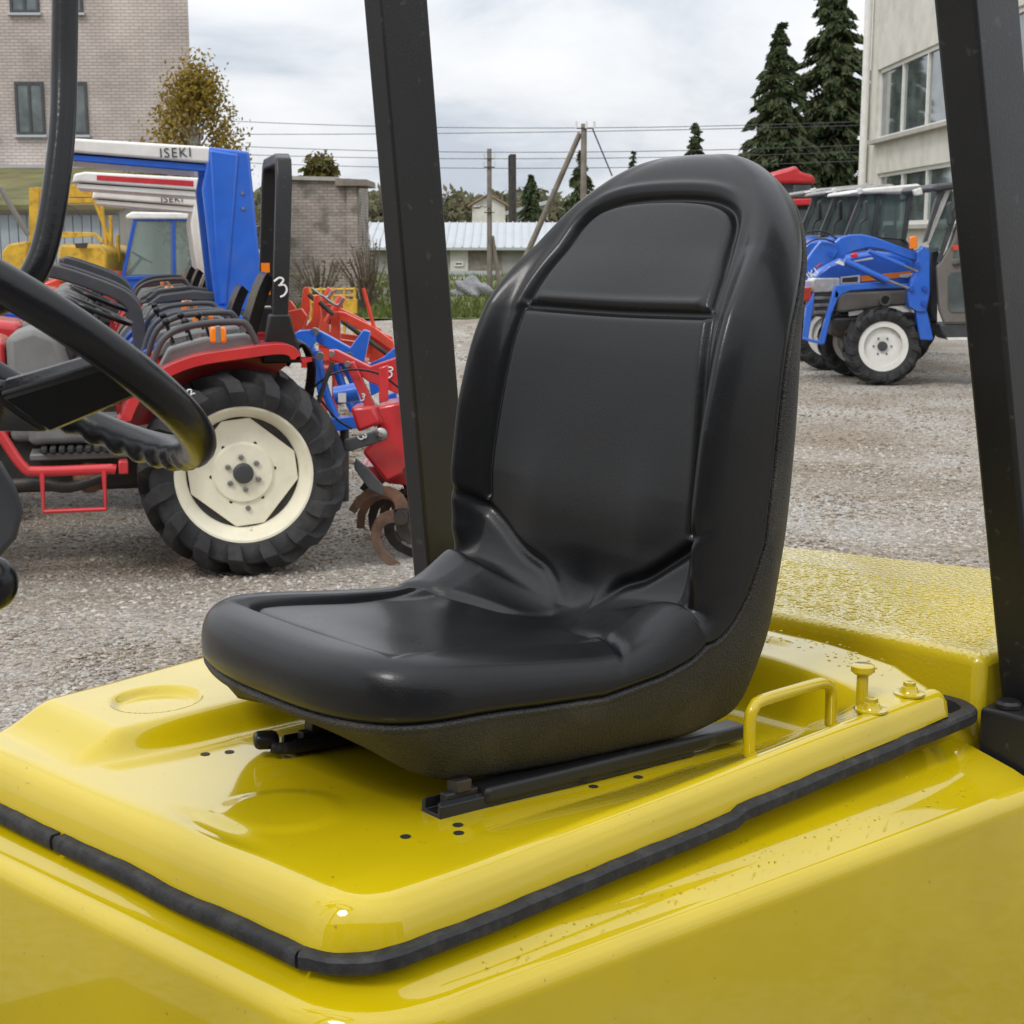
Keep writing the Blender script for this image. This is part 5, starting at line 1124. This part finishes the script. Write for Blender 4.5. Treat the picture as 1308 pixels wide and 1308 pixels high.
# ---------------------------------------------------------------- row of cab tractors on the right
GR = 'cab tractors parked on the right'
M['cabglass'] = mat('cab_glass', (.26, .33, .32), .04, trans=.7, spec=.7, ior=1.25)
def P3(px, py, Y): return at(px, py, Y)
lt = thing('loader_tractor', 19.2, 1150, 489, 'blue loader tractor with white front wheel and grey glazed cab', 'tractor', GR)
YL = 18.75
wl = wheel(lt, (0, 0, 0), .475, .27, .30, 15, .032, M['white'], 'small', 'front_wheel'); p = at(1126, 443, YL + .15); wl.location = p - Vector(lt['_w']); wl.location.z = .475
wl2 = wheel(lt, (0, 0, 0), .475, .27, .30, 15, .032, M['white'], 'small', 'front_wheel'); wl2.location = wl.location + Vector((-.08, 1.15, 0))
wr = wheel(lt, (0, 0, 0), .68, .36, .42, 15, .046, M['white'], 'big', 'rear_wheel'); wr.location = wl.location + Vector((2.05, -.02, .205))
Z6 = lambda L: [(978 + a_ / 3.964, 159 + b_ / 3.964) for a_, b_ in L]
def pl(name, m_, Y, t, L, bevel=.012): return plate(lt, name, m_, Y, t, *Z6(L), bevel=bevel)
pl('hood', 'blue', YL + .35, .62, [(250, 785), (275, 745), (320, 710), (440, 662), (560, 640), (680, 655), (740, 690), (765, 720), (765, 815), (380, 815)], .04)
pl('headlamp', 'lamp', YL + .33, .64, [(236, 790), (250, 778), (378, 776), (380, 812), (340, 848), (240, 852)], .02)
pl('grille', 'dkgrey', YL + .34, .62, [(245, 855), (345, 850), (345, 960), (300, 980), (250, 970)], .02)
for k in range(3): pl('grille_bar', 'steel', YL + .32, .02, [(245, 872 + k * 36), (335, 870 + k * 36), (335, 885 + k * 36), (245, 888 + k * 36)], .004)
pl('side_vent', 'dkgrey', YL + .335, .02, [(390, 778), (468, 770), (466, 796), (388, 800)], .003); pl('vent_frame', 'white', YL + .345, .02, [(380, 772), (478, 762), (478, 802), (380, 808)], .003)
pl('stripe', 'amber', YL + .338, .02, [(482, 768), (740, 742), (735, 768), (600, 785), (484, 796)], .002); pl('stripe_mark', 'white', YL + .33, .01, [(678, 762), (745, 752), (742, 764), (720, 776), (680, 774)], .002)
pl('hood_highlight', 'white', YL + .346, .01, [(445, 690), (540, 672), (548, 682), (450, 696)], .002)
pl('side_panel', 'taupe', YL + .36, .6, [(372, 868), (400, 850), (720, 838), (722, 915), (560, 930), (395, 952), (360, 945)], .03)
MB().tube([at(978 + 600 / 3.964, 159 + 890 / 3.964, YL + .42), at(978 + 607 / 3.964, 159 + 888 / 3.964, YL + .25)], .075, 16).build('exhaust', M['taupe'], lt, smooth=40)
MB().lathe([(0, .052), (-.004, .052)], 16, 'y', at(978 + 607 / 3.964, 159 + 888 / 3.964, YL + .248)).build('exhaust_bore', M['seal'], lt)
pl('plate_label', 'white', YL + .4, .01, [(420, 950), (495, 938), (496, 962), (422, 970)], .002)
pl('chassis', 'dksteel', YL + .4, .6, [(330, 980), (800, 960), (820, 1060), (700, 1120), (420, 1100), (330, 1060)], .03)
# loader
for yy in (YL + .05, YL + 1.2):
    pl('boom', 'blue', yy, .09, [(335, 612), (380, 572), (430, 557), (490, 556), (560, 572), (660, 610), (790, 655), (795, 700), (700, 672), (600, 634), (520, 624), (450, 640), (390, 668), (340, 690), (312, 650)])
    pl('boom_front', 'blue', yy - .02, .1, [(282, 588), (352, 600), (372, 640), (340, 690), (265, 730), (180, 815), (120, 860), (118, 800), (176, 735), (240, 640)])
    pl('mast', 'blue', yy - .06, .14, [(770, 650), (800, 612), (832, 640), (832, 850), (815, 948), (770, 950), (728, 925), (720, 850), (742, 790), (765, 740)])
    pl('mast_foot', 'blue', yy - .03, .12, [(762, 948), (818, 940), (850, 1085), (842, 1094), (780, 1090)])
    pl('guard_arm', 'blue', yy, .08, [(352, 814), (420, 808), (560, 800), (722, 806), (724, 828), (560, 832), (430, 842), (390, 858), (370, 880), (346, 880)])
    pl('guard_bar', 'blue', yy, .08, [(350, 820), (376, 858), (335, 960), (300, 1112), (268, 1116), (310, 960)])
    pl('guard_bar', 'blue', yy, .08, [(246, 850), (246, 900), (215, 1090), (190, 1085), (205, 920), (228, 890)])
    pl('guard_foot', 'blue', yy - .004, .08, [(190, 1075), (280, 1098), (290, 1116), (192, 1092)])
    rodp = lambda nm, m_, w_, L: rod(lt, nm, m_, yy - .06, w_, *Z6(L))
    rodp('cylinder', 'blue', 8, [(400, 690), (620, 790)]); rodp('cylinder_rod', 'steel', 4, [(620, 790), (740, 835)]); rodp('cylinder', 'blue', 6, [(520, 640), (700, 715)]); rodp('cylinder_rod', 'steel', 3.5, [(700, 715), (770, 745)]); rodp('hydraulic_line', 'dksteel', 2, [(360, 690), (500, 750), (600, 805), (612, 790)])
rod(lt, 'hydraulic_hose', 'black_plastic', YL - .02, 2, *Z6([(150, 590), (220, 545), (300, 545), (360, 580)])); rod(lt, 'hydraulic_hose', 'black_plastic', YL - .02, 2, *Z6([(180, 640), (230, 590), (300, 580), (350, 600)]))
pl('cylinder_label', 'white', YL - .02, .01, [(352, 700), (370, 686), (402, 702), (396, 716)], .002)
for q in ((328, 655), (388, 668), (768, 710), (805, 830), (738, 832), (800, 905)): MB().lathe([(0, .035), (-.03, .03)], 10, 'y', at(*Z6([q])[0], YL - .02)).build('pivot', M['dkblue'], lt)
c0 = at(*Z6([(226, 764)])[0], YL + .02); text('lettering', 'UKI', .125, M['white'], lt, Matrix.Translation(c0) @ Matrix.Rotation(rad(36), 4, 'Y').inverted() @ Matrix.Rotation(rad(90), 4, 'X'), .003)
pl('lettering_accent', 'orange', YL + .02, .01, [(255, 718), (282, 698), (280, 708), (258, 726)], .002)
pl('clearance_lamp', 'redlens', YL + .02, .05, [(432, 655), (466, 648), (470, 672), (436, 676)]); pl('clearance_lamp', 'amber', YL - .1, .06, [(730, 570), (765, 562), (770, 625), (732, 632)], .01); pl('work_lamp_box', 'orange', YL + .2, .5, [(60, 845), (232, 822), (232, 890), (180, 900), (60, 912)], .02)
# cab of the loader tractor
def cab_px(root, Y, D, posts, roofL, frame, glass='cabglass', roof='white'):
    for L in posts: plate(root, 'cab_post', frame, Y, .07, *Z6(L)); plate(root, 'cab_post', frame, Y + D, .07, *Z6(L))
    if roofL: plate(root, 'cab_roof', roof, Y - .06, D + .2, *Z6(roofL), bevel=.03)
cab_px(lt, YL - .02, 1.35, [[(800, 600), (820, 590), (905, 330), (925, 305), (900, 300), (880, 320)], [(870, 700), (890, 690), (985, 420), (1010, 330), (985, 330), (955, 440)]], [(840, 330), (860, 300), (1000, 286), (1300, 250), (1300, 290), (1000, 322), (870, 340)], 'dkgrey', roof='dkgrey')
pl('windscreen', 'cabglass', YL + .1, .01, [(825, 590), (905, 335), (985, 340), (890, 640), (830, 650)], 0)
pl('windscreen_post', 'white', YL + .05, .03, [(812, 610), (830, 600), (942, 322), (918, 318)], .004)
pl('side_pane', 'cabglass', YL + .03, .01, [(900, 690), (990, 420), (1250, 380), (1250, 700), (950, 730)], 0)
pl('door', 'taupe', YL - .03, .08, [(868, 720), (892, 690), (945, 600), (1000, 420), (1012, 420), (965, 620), (950, 680), (1250, 640), (1250, 1000), (905, 1005), (880, 940)], .015)
pl('door_window', 'window', YL - .045, .012, [(925, 770), (940, 750), (1200, 735), (1200, 945), (940, 950), (925, 930)], 0); pl('door_handle', 'dkgrey', YL - .07, .04, [(948, 700), (1000, 688), (1000, 706), (950, 716)])
pl('dash_panel', 'dkgrey', YL + .2, .8, [(835, 640), (880, 620), (870, 1010), (835, 960)], .02)
pl('step', 'dkgrey', YL, .5, [(880, 1010), (1250, 1005), (1250, 1085), (925, 1092), (895, 1060)], .02); pl('step_edge', 'white', YL - .03, .06, [(918, 1080), (1250, 1074), (1250, 1088), (925, 1094)], .004)
pl('mirror', 'dkgrey', YL - .15, .06, [(918, 400), (945, 385), (950, 500), (922, 512)], .015); rod(lt, 'mirror_arm', 'dkgrey', YL - .12, 3, *Z6([(940, 500), (975, 390), (985, 340)]))
pl('cab_lamp', 'lamp', YL - .1, .1, [(750, 330), (790, 318), (800, 355), (758, 362)], .015)
pl('front_light_bar', 'orange', YL - .06, .03, [(945, 615), (1000, 606), (1000, 632), (950, 638)], .004)
# the cabs standing behind it
def back_cab(Y, label, dx, roofcol, w_=1.0, low='dkgrey'):
    L0 = lambda L: [(a_ + dx, b_) for a_, b_ in L]
    r_ = thing('cab_tractor', Y, 1110 + dx / 4, 470, label, 'tractor', GR)
    D = 1.3
    for Yq in (Y, Y + D):
        for L in ([(400, 560), (418, 560), (505, 350), (485, 345)], [(535, 575), (560, 575), (590, 350), (566, 345)], [(690, 585), (712, 585), (748, 350), (725, 345)]): plate(r_, 'cab_post', 'dkgrey', Yq, .07, *Z6(L0(L)))
    plate(r_, 'cab_roof', roofcol, Y - .08, D + .2, *Z6(L0([(420, 355), (432, 335), (520, 322), (770, 300), (800, 316), (800, 345), (520, 350)])), bevel=.03)
    plate(r_, 'side_pane', 'cabglass', Y + .04, .01, *Z6(L0([(420, 560), (505, 352), (566, 350), (535, 570)])), bevel=0); plate(r_, 'side_pane', 'cabglass', Y + .04, .01, *Z6(L0([(562, 570), (590, 352), (725, 350), (692, 580)])), bevel=0)
    plate(r_, 'windscreen', 'cabglass', Y + D * .5, .01, *Z6(L0([(415, 560), (500, 352), (510, 352), (430, 560)])), bevel=0)
    plate(r_, 'inner_frame', 'dkgrey', Y + .9, .05, *Z6(L0([(648, 560), (660, 560), (672, 395), (740, 385), (740, 372), (658, 384)])), bevel=.01)
    plate(r_, 'mirror', 'dkgrey', Y - .2, .07, *Z6(L0([(498, 392), (518, 380), (522, 480), (502, 490)])), bevel=.015); rod(r_, 'mirror_arm', 'dkgrey', Y - .16, 3, *Z6(L0([(505, 480), (480, 500), (470, 560)])))
    plate(r_, 'cab_lamp', 'lamp', Y - .12, .1, *Z6(L0([(465, 325), (490, 320), (494, 350), (470, 356)])), bevel=.012)
    s_ = MB().tube([at(*Z6(L0([(600 + 42 * math.cos(t), 560 + 22 * math.sin(t))]))[0], Y + .6 + .15 * math.sin(t)) for t in np.linspace(0, 6.283, 25)[:-1]], .016, 8, closed=True).build('steering_wheel', M['black_plastic'], r_, smooth=60)
    plate(r_, 'seat', 'black_plastic', Y + .5, .45, *Z6(L0([(640, 600), (632, 520), (650, 505), (668, 530), (668, 610)])), bevel=.03)
    plate(r_, 'hood', 'blue', Y + .3, .7, *Z6(L0([(150, 650), (220, 590), (420, 560), (440, 700), (160, 760)])), bevel=.04)
    plate(r_, 'cab_lower', low, Y + .05, D - .1, *Z6(L0([(405, 560), (710, 580), (760, 640), (770, 900), (430, 900)])), bevel=.03)
    for wx_, sc in ((330, 1.0), (640, 1.25)):
        g_ = at(978 + (wx_ + dx) / 3.964, 400, Y); R_ = .5 * sc
        ww = wheel(r_, (0, 0, 0), R_, .28, R_ * .62, 15, .035, M['white'], 'small', 'wheel'); ww.location = Vector((g_.x, Y + .1, R_)) - Vector(r_['_w'])
    return r_
back_cab(20.9, 'cab tractor with white roof directly behind the blue loader tractor', 0, 'white')
back_cab(22.6, 'dark-framed cab tractor, its grey roof left of the white roof', -130, 'steel')
back_cab(24.4, 'farthest dark cab tractor, half hidden beside the seat back', -235, 'steel')
for nm, dx in (('bent_hose', 0),): pass
# second small wheel with cream rim at the left of the loader tractor belongs to the neighbour; red cab farther off
rc = thing('red_cab_tractor', 29, 1005, 440, 'red-roofed tractor cab showing above the far row on the right', 'tractor')
plate(rc, 'roof', 'red', 29, 1.6, (974, 234), (978, 222), (1004, 216), (1018, 211), (1022, 219), (1040, 224), (1043, 235), bevel=.06)
plate(rc, 'window_frame', 'dkgrey', 29.1, 1.4, (976, 234), (1039, 234), (1038, 256), (976, 256), bevel=.02); plate(rc, 'pane', 'window', 29.05, .02, (1013, 236), (1036, 236), (1035, 252), (1013, 252), bevel=0)
plate(rc, 'visor', 'red', 28.9, 1.6, (976, 255), (1037, 253), (1039, 262), (976, 264), bevel=.03); plate(rc, 'lower_cab', 'dkgrey', 29.15, 1.3, (976, 263), (1042, 262), (1056, 300), (1056, 400), (976, 400), bevel=.03); plate(rc, 'lower_pane', 'window', 29.1, .02, (1016, 268), (1040, 268), (1046, 300), (1016, 300), bevel=0)
wq = wheel(rc, (0, 0, 0), .55, .3, .34, 15, .04, M['white'], 'small', 'wheel'); g_ = at(1010, 400, 29); wq.location = Vector((g_.x, 29, .55)) - Vector(rc['_w'])
# ---------------------------------------------------------------- poles and wires
def pole(px, ptop, Y, rpx, label, arms=True, lean=0):
    r_ = thing('utility_pole', Y, px, 345, label, 'pole', 'utility poles'); a_ = at(px, ptop, Y); R_ = rpx / ppm(Y)
    MB().tube([(a_.x + lean, Y, -.3), (a_.x, Y, a_.z)], [R_, R_ * .8], 10).build('shaft', M['wood'], r_, smooth=60)
    return r_, a_
r_, a_ = pole(625, 190, 48, 3.6, 'slim timber utility pole with insulators and a strut, left of the seat back')
for k, dz in enumerate((.3, .55, 1.9)):
    MB().bar((a_.x - .17, 47.9, a_.z - dz), (a_.x + .17, 47.9, a_.z - dz), .03, .03).build('cross_arm', M['dksteel'], r_)
    for sx in (-.17, .17): MB().tube([(a_.x + sx, 47.9, a_.z - dz), (a_.x + sx, 47.9, a_.z - dz + .16)], .028, 8).build('insulator', M['white'], r_)
MB().tube([(a_.x + .38, 48.1, -.2), (a_.x + .08, 48.05, a_.z - 2.6)], [.075, .06], 8).build('strut', M['wood'], r_, smooth=60)
MB().tube([(a_.x, 47.9, a_.z - 1.75), (a_.x - .3, 47.9, a_.z - 1.7)], .02, 6).build('lamp_arm', M['steel'], r_); MB().box((a_.x - .38, 47.9, a_.z - 1.74), (.22, .14, .09)).build('lamp_head', M['steel'], r_, bevel=.03)
r2_, b_ = pole(746, 158, 40, 4.6, 'tall timber utility pole with a long diagonal brace behind the seat')
MB().tube([at(741, 170, 40.1), at(640, 400, 41.5)], [.07, .085], 8).build('brace', M['wood'], r2_, smooth=60); rod(r2_, 'guy_wire', 'wire', 39.9, 2.0, (757, 165), (782, 225), n=5)
MB().bar((b_.x - .2, 39.9, b_.z - .12), (b_.x + .25, 39.9, b_.z - .12), .03, .03).build('cross_arm', M['dksteel'], r2_)
for sx in (-.2, .05, .25): MB().tube([(b_.x + sx, 39.9, b_.z - .12), (b_.x + sx, 39.9, b_.z + .05)], .03, 8).build('insulator', M['white'], r2_)
WY = 44
for k, (y0, y1, sag) in enumerate(((192, 191, .25), (201, 202, .3), (171, 158, .1), (180, 182, .3), (148, 152, .3))):
    A_ = at(180, y0, WY + 8); B_ = at(1180, y1 + (0 if k != 2 else 0), WY - 4)
    tag(MB().tube([A_.lerp(B_, t) - Vector((0, 0, sag * 4 * t * (1 - t) + .0)) for t in np.linspace(0, 1, 25)], .010, 5).build('power_line', M['wire']), ['thin power line crossing the sky just above the shed pole insulators', 'lowest thin power line crossing the sky over the trees', 'slanting power line rising to the right across the sky', 'power line running close above the lower pair', 'topmost thin power line crossing the sky'][k], 'power line', 'power lines')
# ---------------------------------------------------------------- vegetation
def leafmat(name, cols, trans=.25):
    m = mat(name, cols[0], .7); t, b, n, l = nodes(m); g = n('ShaderNodeNewGeometry'); r = n('ShaderNodeValToRGB'); l(g.outputs['Random Per Island'], r.inputs[0]); e = r.color_ramp.elements
    e[0].color = (*cols[0], 1); e[1].color = (*cols[-1], 1)
    for i, c in enumerate(cols[1:-1]): k = e.new((i + 1) / (len(cols) - 1)); k.color = (*c, 1)
    l(r.outputs[0], b.inputs['Base Color']); b.inputs['Specular IOR Level'].default_value = .25
    tr = n('ShaderNodeBsdfTranslucent'); l(r.outputs[0], tr.inputs[0]); ms = n('ShaderNodeMixShader'); ms.inputs[0].default_value = trans; l(b.outputs[0], ms.inputs[1]); l(tr.outputs[0], ms.inputs[2]); l(ms.outputs[0], t.nodes['Material Output'].inputs[0]); return m
M['birchleaf'] = leafmat('autumn_birch_leaf', [(.24, .15, .02), (.34, .23, .03), (.20, .17, .04), (.28, .19, .05)])
M['spruceleaf'] = leafmat('spruce_needles', [(.03, .05, .02), (.055, .08, .03), (.085, .10, .04), (.045, .07, .04)], .1)
M['farleaf'] = leafmat('hazed_far_foliage', [(.09, .105, .055), (.14, .14, .075), (.17, .135, .08), (.11, .12, .085)])  # leaf colours lightened to paint in the haze of distance
M['olive'] = leafmat('olive_foliage', [(.10, .10, .03), (.16, .14, .04), (.12, .09, .03)])
M['grassblade'] = leafmat('grass_blade', [(.06, .10, .02), (.10, .14, .03), (.16, .16, .05), (.08, .11, .03)])
def leaves(C, size, mat_, name, parent, asp=1.6, droop=None):
    """C: centres (n,3) -> quads at random tilt"""
    n = len(C); a = RNG.normal(size=(n, 3)); a /= np.linalg.norm(a, axis=1)[:, None]
    if droop is not None: a = droop + a * .45; a /= np.linalg.norm(a, axis=1)[:, None]
    b = RNG.normal(size=(n, 3)); b -= a * (a * b).sum(1)[:, None]; b /= np.linalg.norm(b, axis=1)[:, None]
    s = size * RNG.uniform(.6, 1.35, (n, 1)); a = a * s * asp * .5; b = b * s * .5
    V = np.stack([C - a, C + b * .8, C + a, C - b * .8], 1).reshape(-1, 3); return npmesh(name, V, np.arange(4 * n).reshape(n, 4), mat_, parent, smooth=False)
def broad(px, ybase, Y, hpx, wpx, label, cat, leaf, bark, nl, ls, name='tree', group=None, dens=26, trunk=.35):
    p = at(px, 300, Y); base = Vector((p.x, Y, 0)); k = 1 / ppm(Y); top = at(px, ybase - hpx, Y).z; Hh = top; Wd = wpx * k
    root = empty(name, base); tag(root, label, cat, group); mb = MB(); r0 = max(.06, Hh * .018)
    tp = [Vector((random.uniform(-.02, .02) * Hh * t, random.uniform(-.02, .02) * Hh * t, Hh * t * .95)) for t in np.linspace(0, 1, 8)]; mb.tube(tp, list(np.linspace(r0, r0 * .15, 8)), 8)
    cl_ = []
    for i in range(dens):
        t = random.uniform(trunk, 1); ang = random.random() * 6.283; env = math.sin(math.pi * min(1, .12 + .88 * (t - trunk) / (1 - trunk)) ** .8) * .9 + .1
        rr_ = Wd / 2 * env * random.uniform(.35, 1); o_ = tp[min(7, int(t * 7 * .9))]; e_ = Vector((rr_ * math.cos(ang), rr_ * math.sin(ang), Hh * t)); mb.tube([o_, o_.lerp(e_, .5) + Vector((0, 0, .03 * Hh)), e_], [r0 * .35, r0 * .2, r0 * .06], 5); cl_.append((e_, env))
    mb.build('trunk', M[bark], root, smooth=60)
    C = []
    for e_, env in cl_:
        m_ = int(nl / dens); q = RNG.normal(size=(m_, 3)) * np.array([Wd * .09, Wd * .09, Hh * .055]); C.append(np.array(e_) + q)
    leaves(np.concatenate(C), ls, M[leaf], 'crown', root); return root
broad(255, 345, 38, 240, 135, 'birch with thin yellow autumn leaves beside the tall brick building', 'tree', 'birchleaf', 'birchbark', 11000, .075, 'birch_tree', dens=70, trunk=.3)
broad(410, 330, 60, 122, 66, 'rounded olive bush crown showing above the ruined wall', 'tree', 'olive', 'bark', 3000, .22, 'tree', dens=26)
def spruce(px, ptip, Y, wpx, label, nl=5000, lv=26, group='conifers', ls=None):
    p = at(px, ptip, Y); Hh = p.z; Wd = wpx / ppm(Y); root = empty('spruce_tree', (p.x, Y, 0)); tag(root, label, 'tree', group)
    mb = MB().tube([(0, 0, 0), (0, 0, Hh)], [Hh * .016 + .05, .01], 8); C = []; D = []
    for i in range(lv):
        t = (i + .5) / lv; R_ = Wd / 2 * (1 - t) ** .85 * random.uniform(.8, 1.12) + .03; nb_ = max(5, int(11 * (1 - t) + 4))
        for k in range(nb_):
            ang = random.random() * 6.283; z0 = Hh * (.05 + .95 * t); e_ = np.array([R_ * math.cos(ang), R_ * math.sin(ang), z0 - R_ * .42 + random.uniform(-.1, .1)]); s_ = np.array([0, 0, z0])
            if R_ > .5: mb.tube([s_, (s_ + e_) / 2 + np.array([0, 0, R_ * .03]), e_], [.03, .02, .008], 4)
            m_ = max(3, int(nl / lv / nb_)); u = RNG.uniform(.12, 1, (m_, 1)); q = s_ + (e_ - s_) * u; side = np.array([-math.sin(ang), math.cos(ang), 0]); q = q + side * RNG.normal(size=(m_, 1)) * R_ * .16 * (1.15 - u) + np.array([0, 0, -1]) * RNG.uniform(0, .16, (m_, 1)) * R_ * .7
            C.append(q); d_ = (e_ - s_) / (np.linalg.norm(e_ - s_) + 1e-6) + side * RNG.normal(size=(m_, 1)) * .6 + np.array([0, 0, -.5]); D.append(d_ / np.linalg.norm(d_, axis=1)[:, None])
    mb.build('trunk', M['bark'], root, smooth=60); leaves(np.concatenate(C), ls or max(.09, Wd * .05), M['spruceleaf'], 'crown', root, 2.2, np.concatenate(D)); return root
spruce(998, 30, 44, 205, 'tall dark spruce left of the workshop drainpipe', 30000, 40, ls=.12)
spruce(1068, -60, 47, 270, 'tallest spruce right behind the workshop drainpipe', 36000, 44, ls=.13)
spruce(888, 158, 62, 96, 'small spruce tip rising just above the seat back', 5000)
spruce(742, 193, 80, 84, 'spruce behind the tall utility pole', 5000)
spruce(678, 224, 85, 78, 'blue-green spruce between the chimney and the diagonal brace', 5000)
spruce(809, 193, 100, 62, 'distant spruce tip over the middle of the seat back', 2500)
# far wood: one mass
C = []
for k in range(150):
    px = random.uniform(330, 960); Y = random.uniform(118, 150); top = 236 + 26 * random.random() ** 1.2 + (6 if px > 700 else 0); h = at(px, top, Y); r_ = random.uniform(1.6, 3.4)
    q = RNG.normal(size=(320, 3)); q /= np.linalg.norm(q, axis=1)[:, None]; q = q * RNG.uniform(.5, 1, (320, 1)) * np.array([r_, r_, h.z * .45]); C.append(q + np.array([h.x, Y, h.z * .55]))
tag(leaves(np.concatenate(C), .45, M['farleaf'], 'far_wood', None), 'distant mixed autumn wood along the horizon', 'wood', kind='stuff')
# bare bush by the ruined wall
for bx, by_, h_, lb in ((465, 372, 90, 'bare leafless bush beside the ruined wall end'), (402, 378, 66, 'thin bare shrub in front of the ruined brick wall')):
    g_ = at(bx, by_, 37); root = empty('bush', (g_.x, 37, 0)); tag(root, lb, 'bush', 'bare bushes'); mb = MB(); C = []
    for k in range(46):
        a0 = random.random() * 6.3; sp = random.uniform(.1, .8); hh = h_ / ppm(37) * random.uniform(.5, 1.1); e_ = Vector((sp * math.cos(a0), sp * math.sin(a0) * .6, hh)); b0 = e_ * .1; b0.z = 0; mb.tube(curve_pts([b0, b0.lerp(e_, .5) + Vector((.06, 0, .1)), e_], 3), [.018] * 3 + [.012] * 3 + [.005], 4)
        for q in range(5): C.append(np.array(b0.lerp(e_, random.uniform(.3, 1))) + RNG.normal(size=3) * .1)
    mb.build('twigs', M['bark'], root, smooth=60); leaves(np.array(C), .06, M['olive'], 'leaves', root)
# grass field
gsx = np.linspace(-40, 40, 81); gsy = np.linspace(33.5, 112, 60); A_, B_ = np.meshgrid(gsx, gsy)
edge = 33.6 + .8 * np.sin(A_ * .8) + .4 * np.sin(A_ * 2.3); B2 = np.maximum(B_, edge); ok_ = np.stack([A_, B2, .03 + .05 * np.sin(A_ * .5) * np.sin(B_ * .4) * (B_ > 36)], -1).reshape(-1, 3); n_ = 81; i_, j_ = np.meshgrid(np.arange(80), np.arange(59)); a = (j_ * n_ + i_).ravel()
tag(npmesh('grass_field', ok_, np.stack([a, a + 1, a + n_ + 1, a + n_], 1), M['grassground']), kind='structure')
n = 30000; yb = 33.8 + 40 * RNG.uniform(0, 1, n) ** 1.6; xb = yb * RNG.uniform(-.34, .06, n); hb = RNG.uniform(.06, .22, n); wb = hb * .10 + .008; an = RNG.uniform(0, 6.28, n); ln = RNG.normal(0, .05, (n, 2))
V = np.stack([np.stack([xb - wb * np.cos(an), yb - wb * np.sin(an), np.full(n, .02)], 1), np.stack([xb + wb * np.cos(an), yb + wb * np.sin(an), np.full(n, .02)], 1), np.stack([xb + ln[:, 0], yb + ln[:, 1], hb], 1)], 1).reshape(-1, 3)
tag(npmesh('grass', V, np.arange(3 * n).reshape(n, 3), M['grassblade'], smooth=False), 'rough green grass growing behind the yard', 'grass', kind='stuff')
# heap of stone
for k, (px, py, s) in enumerate(((603, 366, .42),)):
    g_ = at(px, py, 46); bm = bmesh.new(); bmesh.ops.create_icosphere(bm, subdivisions=4, radius=1)
    for v in bm.verts:
        q = v.co; f_ = 1 + .18 * math.sin(q.x * 5 + 1) * math.sin(q.y * 4) + .12 * math.sin(q.z * 9 + q.x * 7); v.co = Vector((q.x * f_ * .62, q.y * f_ * .5, max(-.1, q.z * f_) * .55))
    me = bpy.data.meshes.new('boulder'); bm.to_mesh(me); bm.free(); me.materials.append(M['stone']); o = bpy.data.objects.new('boulder', me); COL.objects.link(o); o.location = (g_.x, 46, 0); tag(o, 'grey boulder lying in the grass beyond the left post', 'boulder')
# ---------------------------------------------------------------- added unseen building behind the camera, darkens reflections on near surfaces
wh = empty('added_reflection_wall', (2, -9, 0), 0, world=True); tag(wh, 'long grey wall added unseen behind the camera to darken reflections', 'added_reflection_wall')
M['addedwall'] = mat('added_wall_grey', (.20, .20, .20), .7, var=.12, vscale=.8, dirt=(.13, .12, .11), dirtamt=.4, dscale=1.5)
wall_box(wh, 'wall', 'addedwall', -14, 22, -17, -9, 0, 6.2); wall_box(wh, 'eave', 'metal_roof', -14.4, 22.4, -17.2, -8.5, 6.2, 6.45)
for x_ in (-9, -2, 5, 12): wall_box(wh, 'door', 'garage', x_ - 1.8, x_ + 1.8, -8.99, -8.93, 0, 4.2)  # made-up doors on the added wall
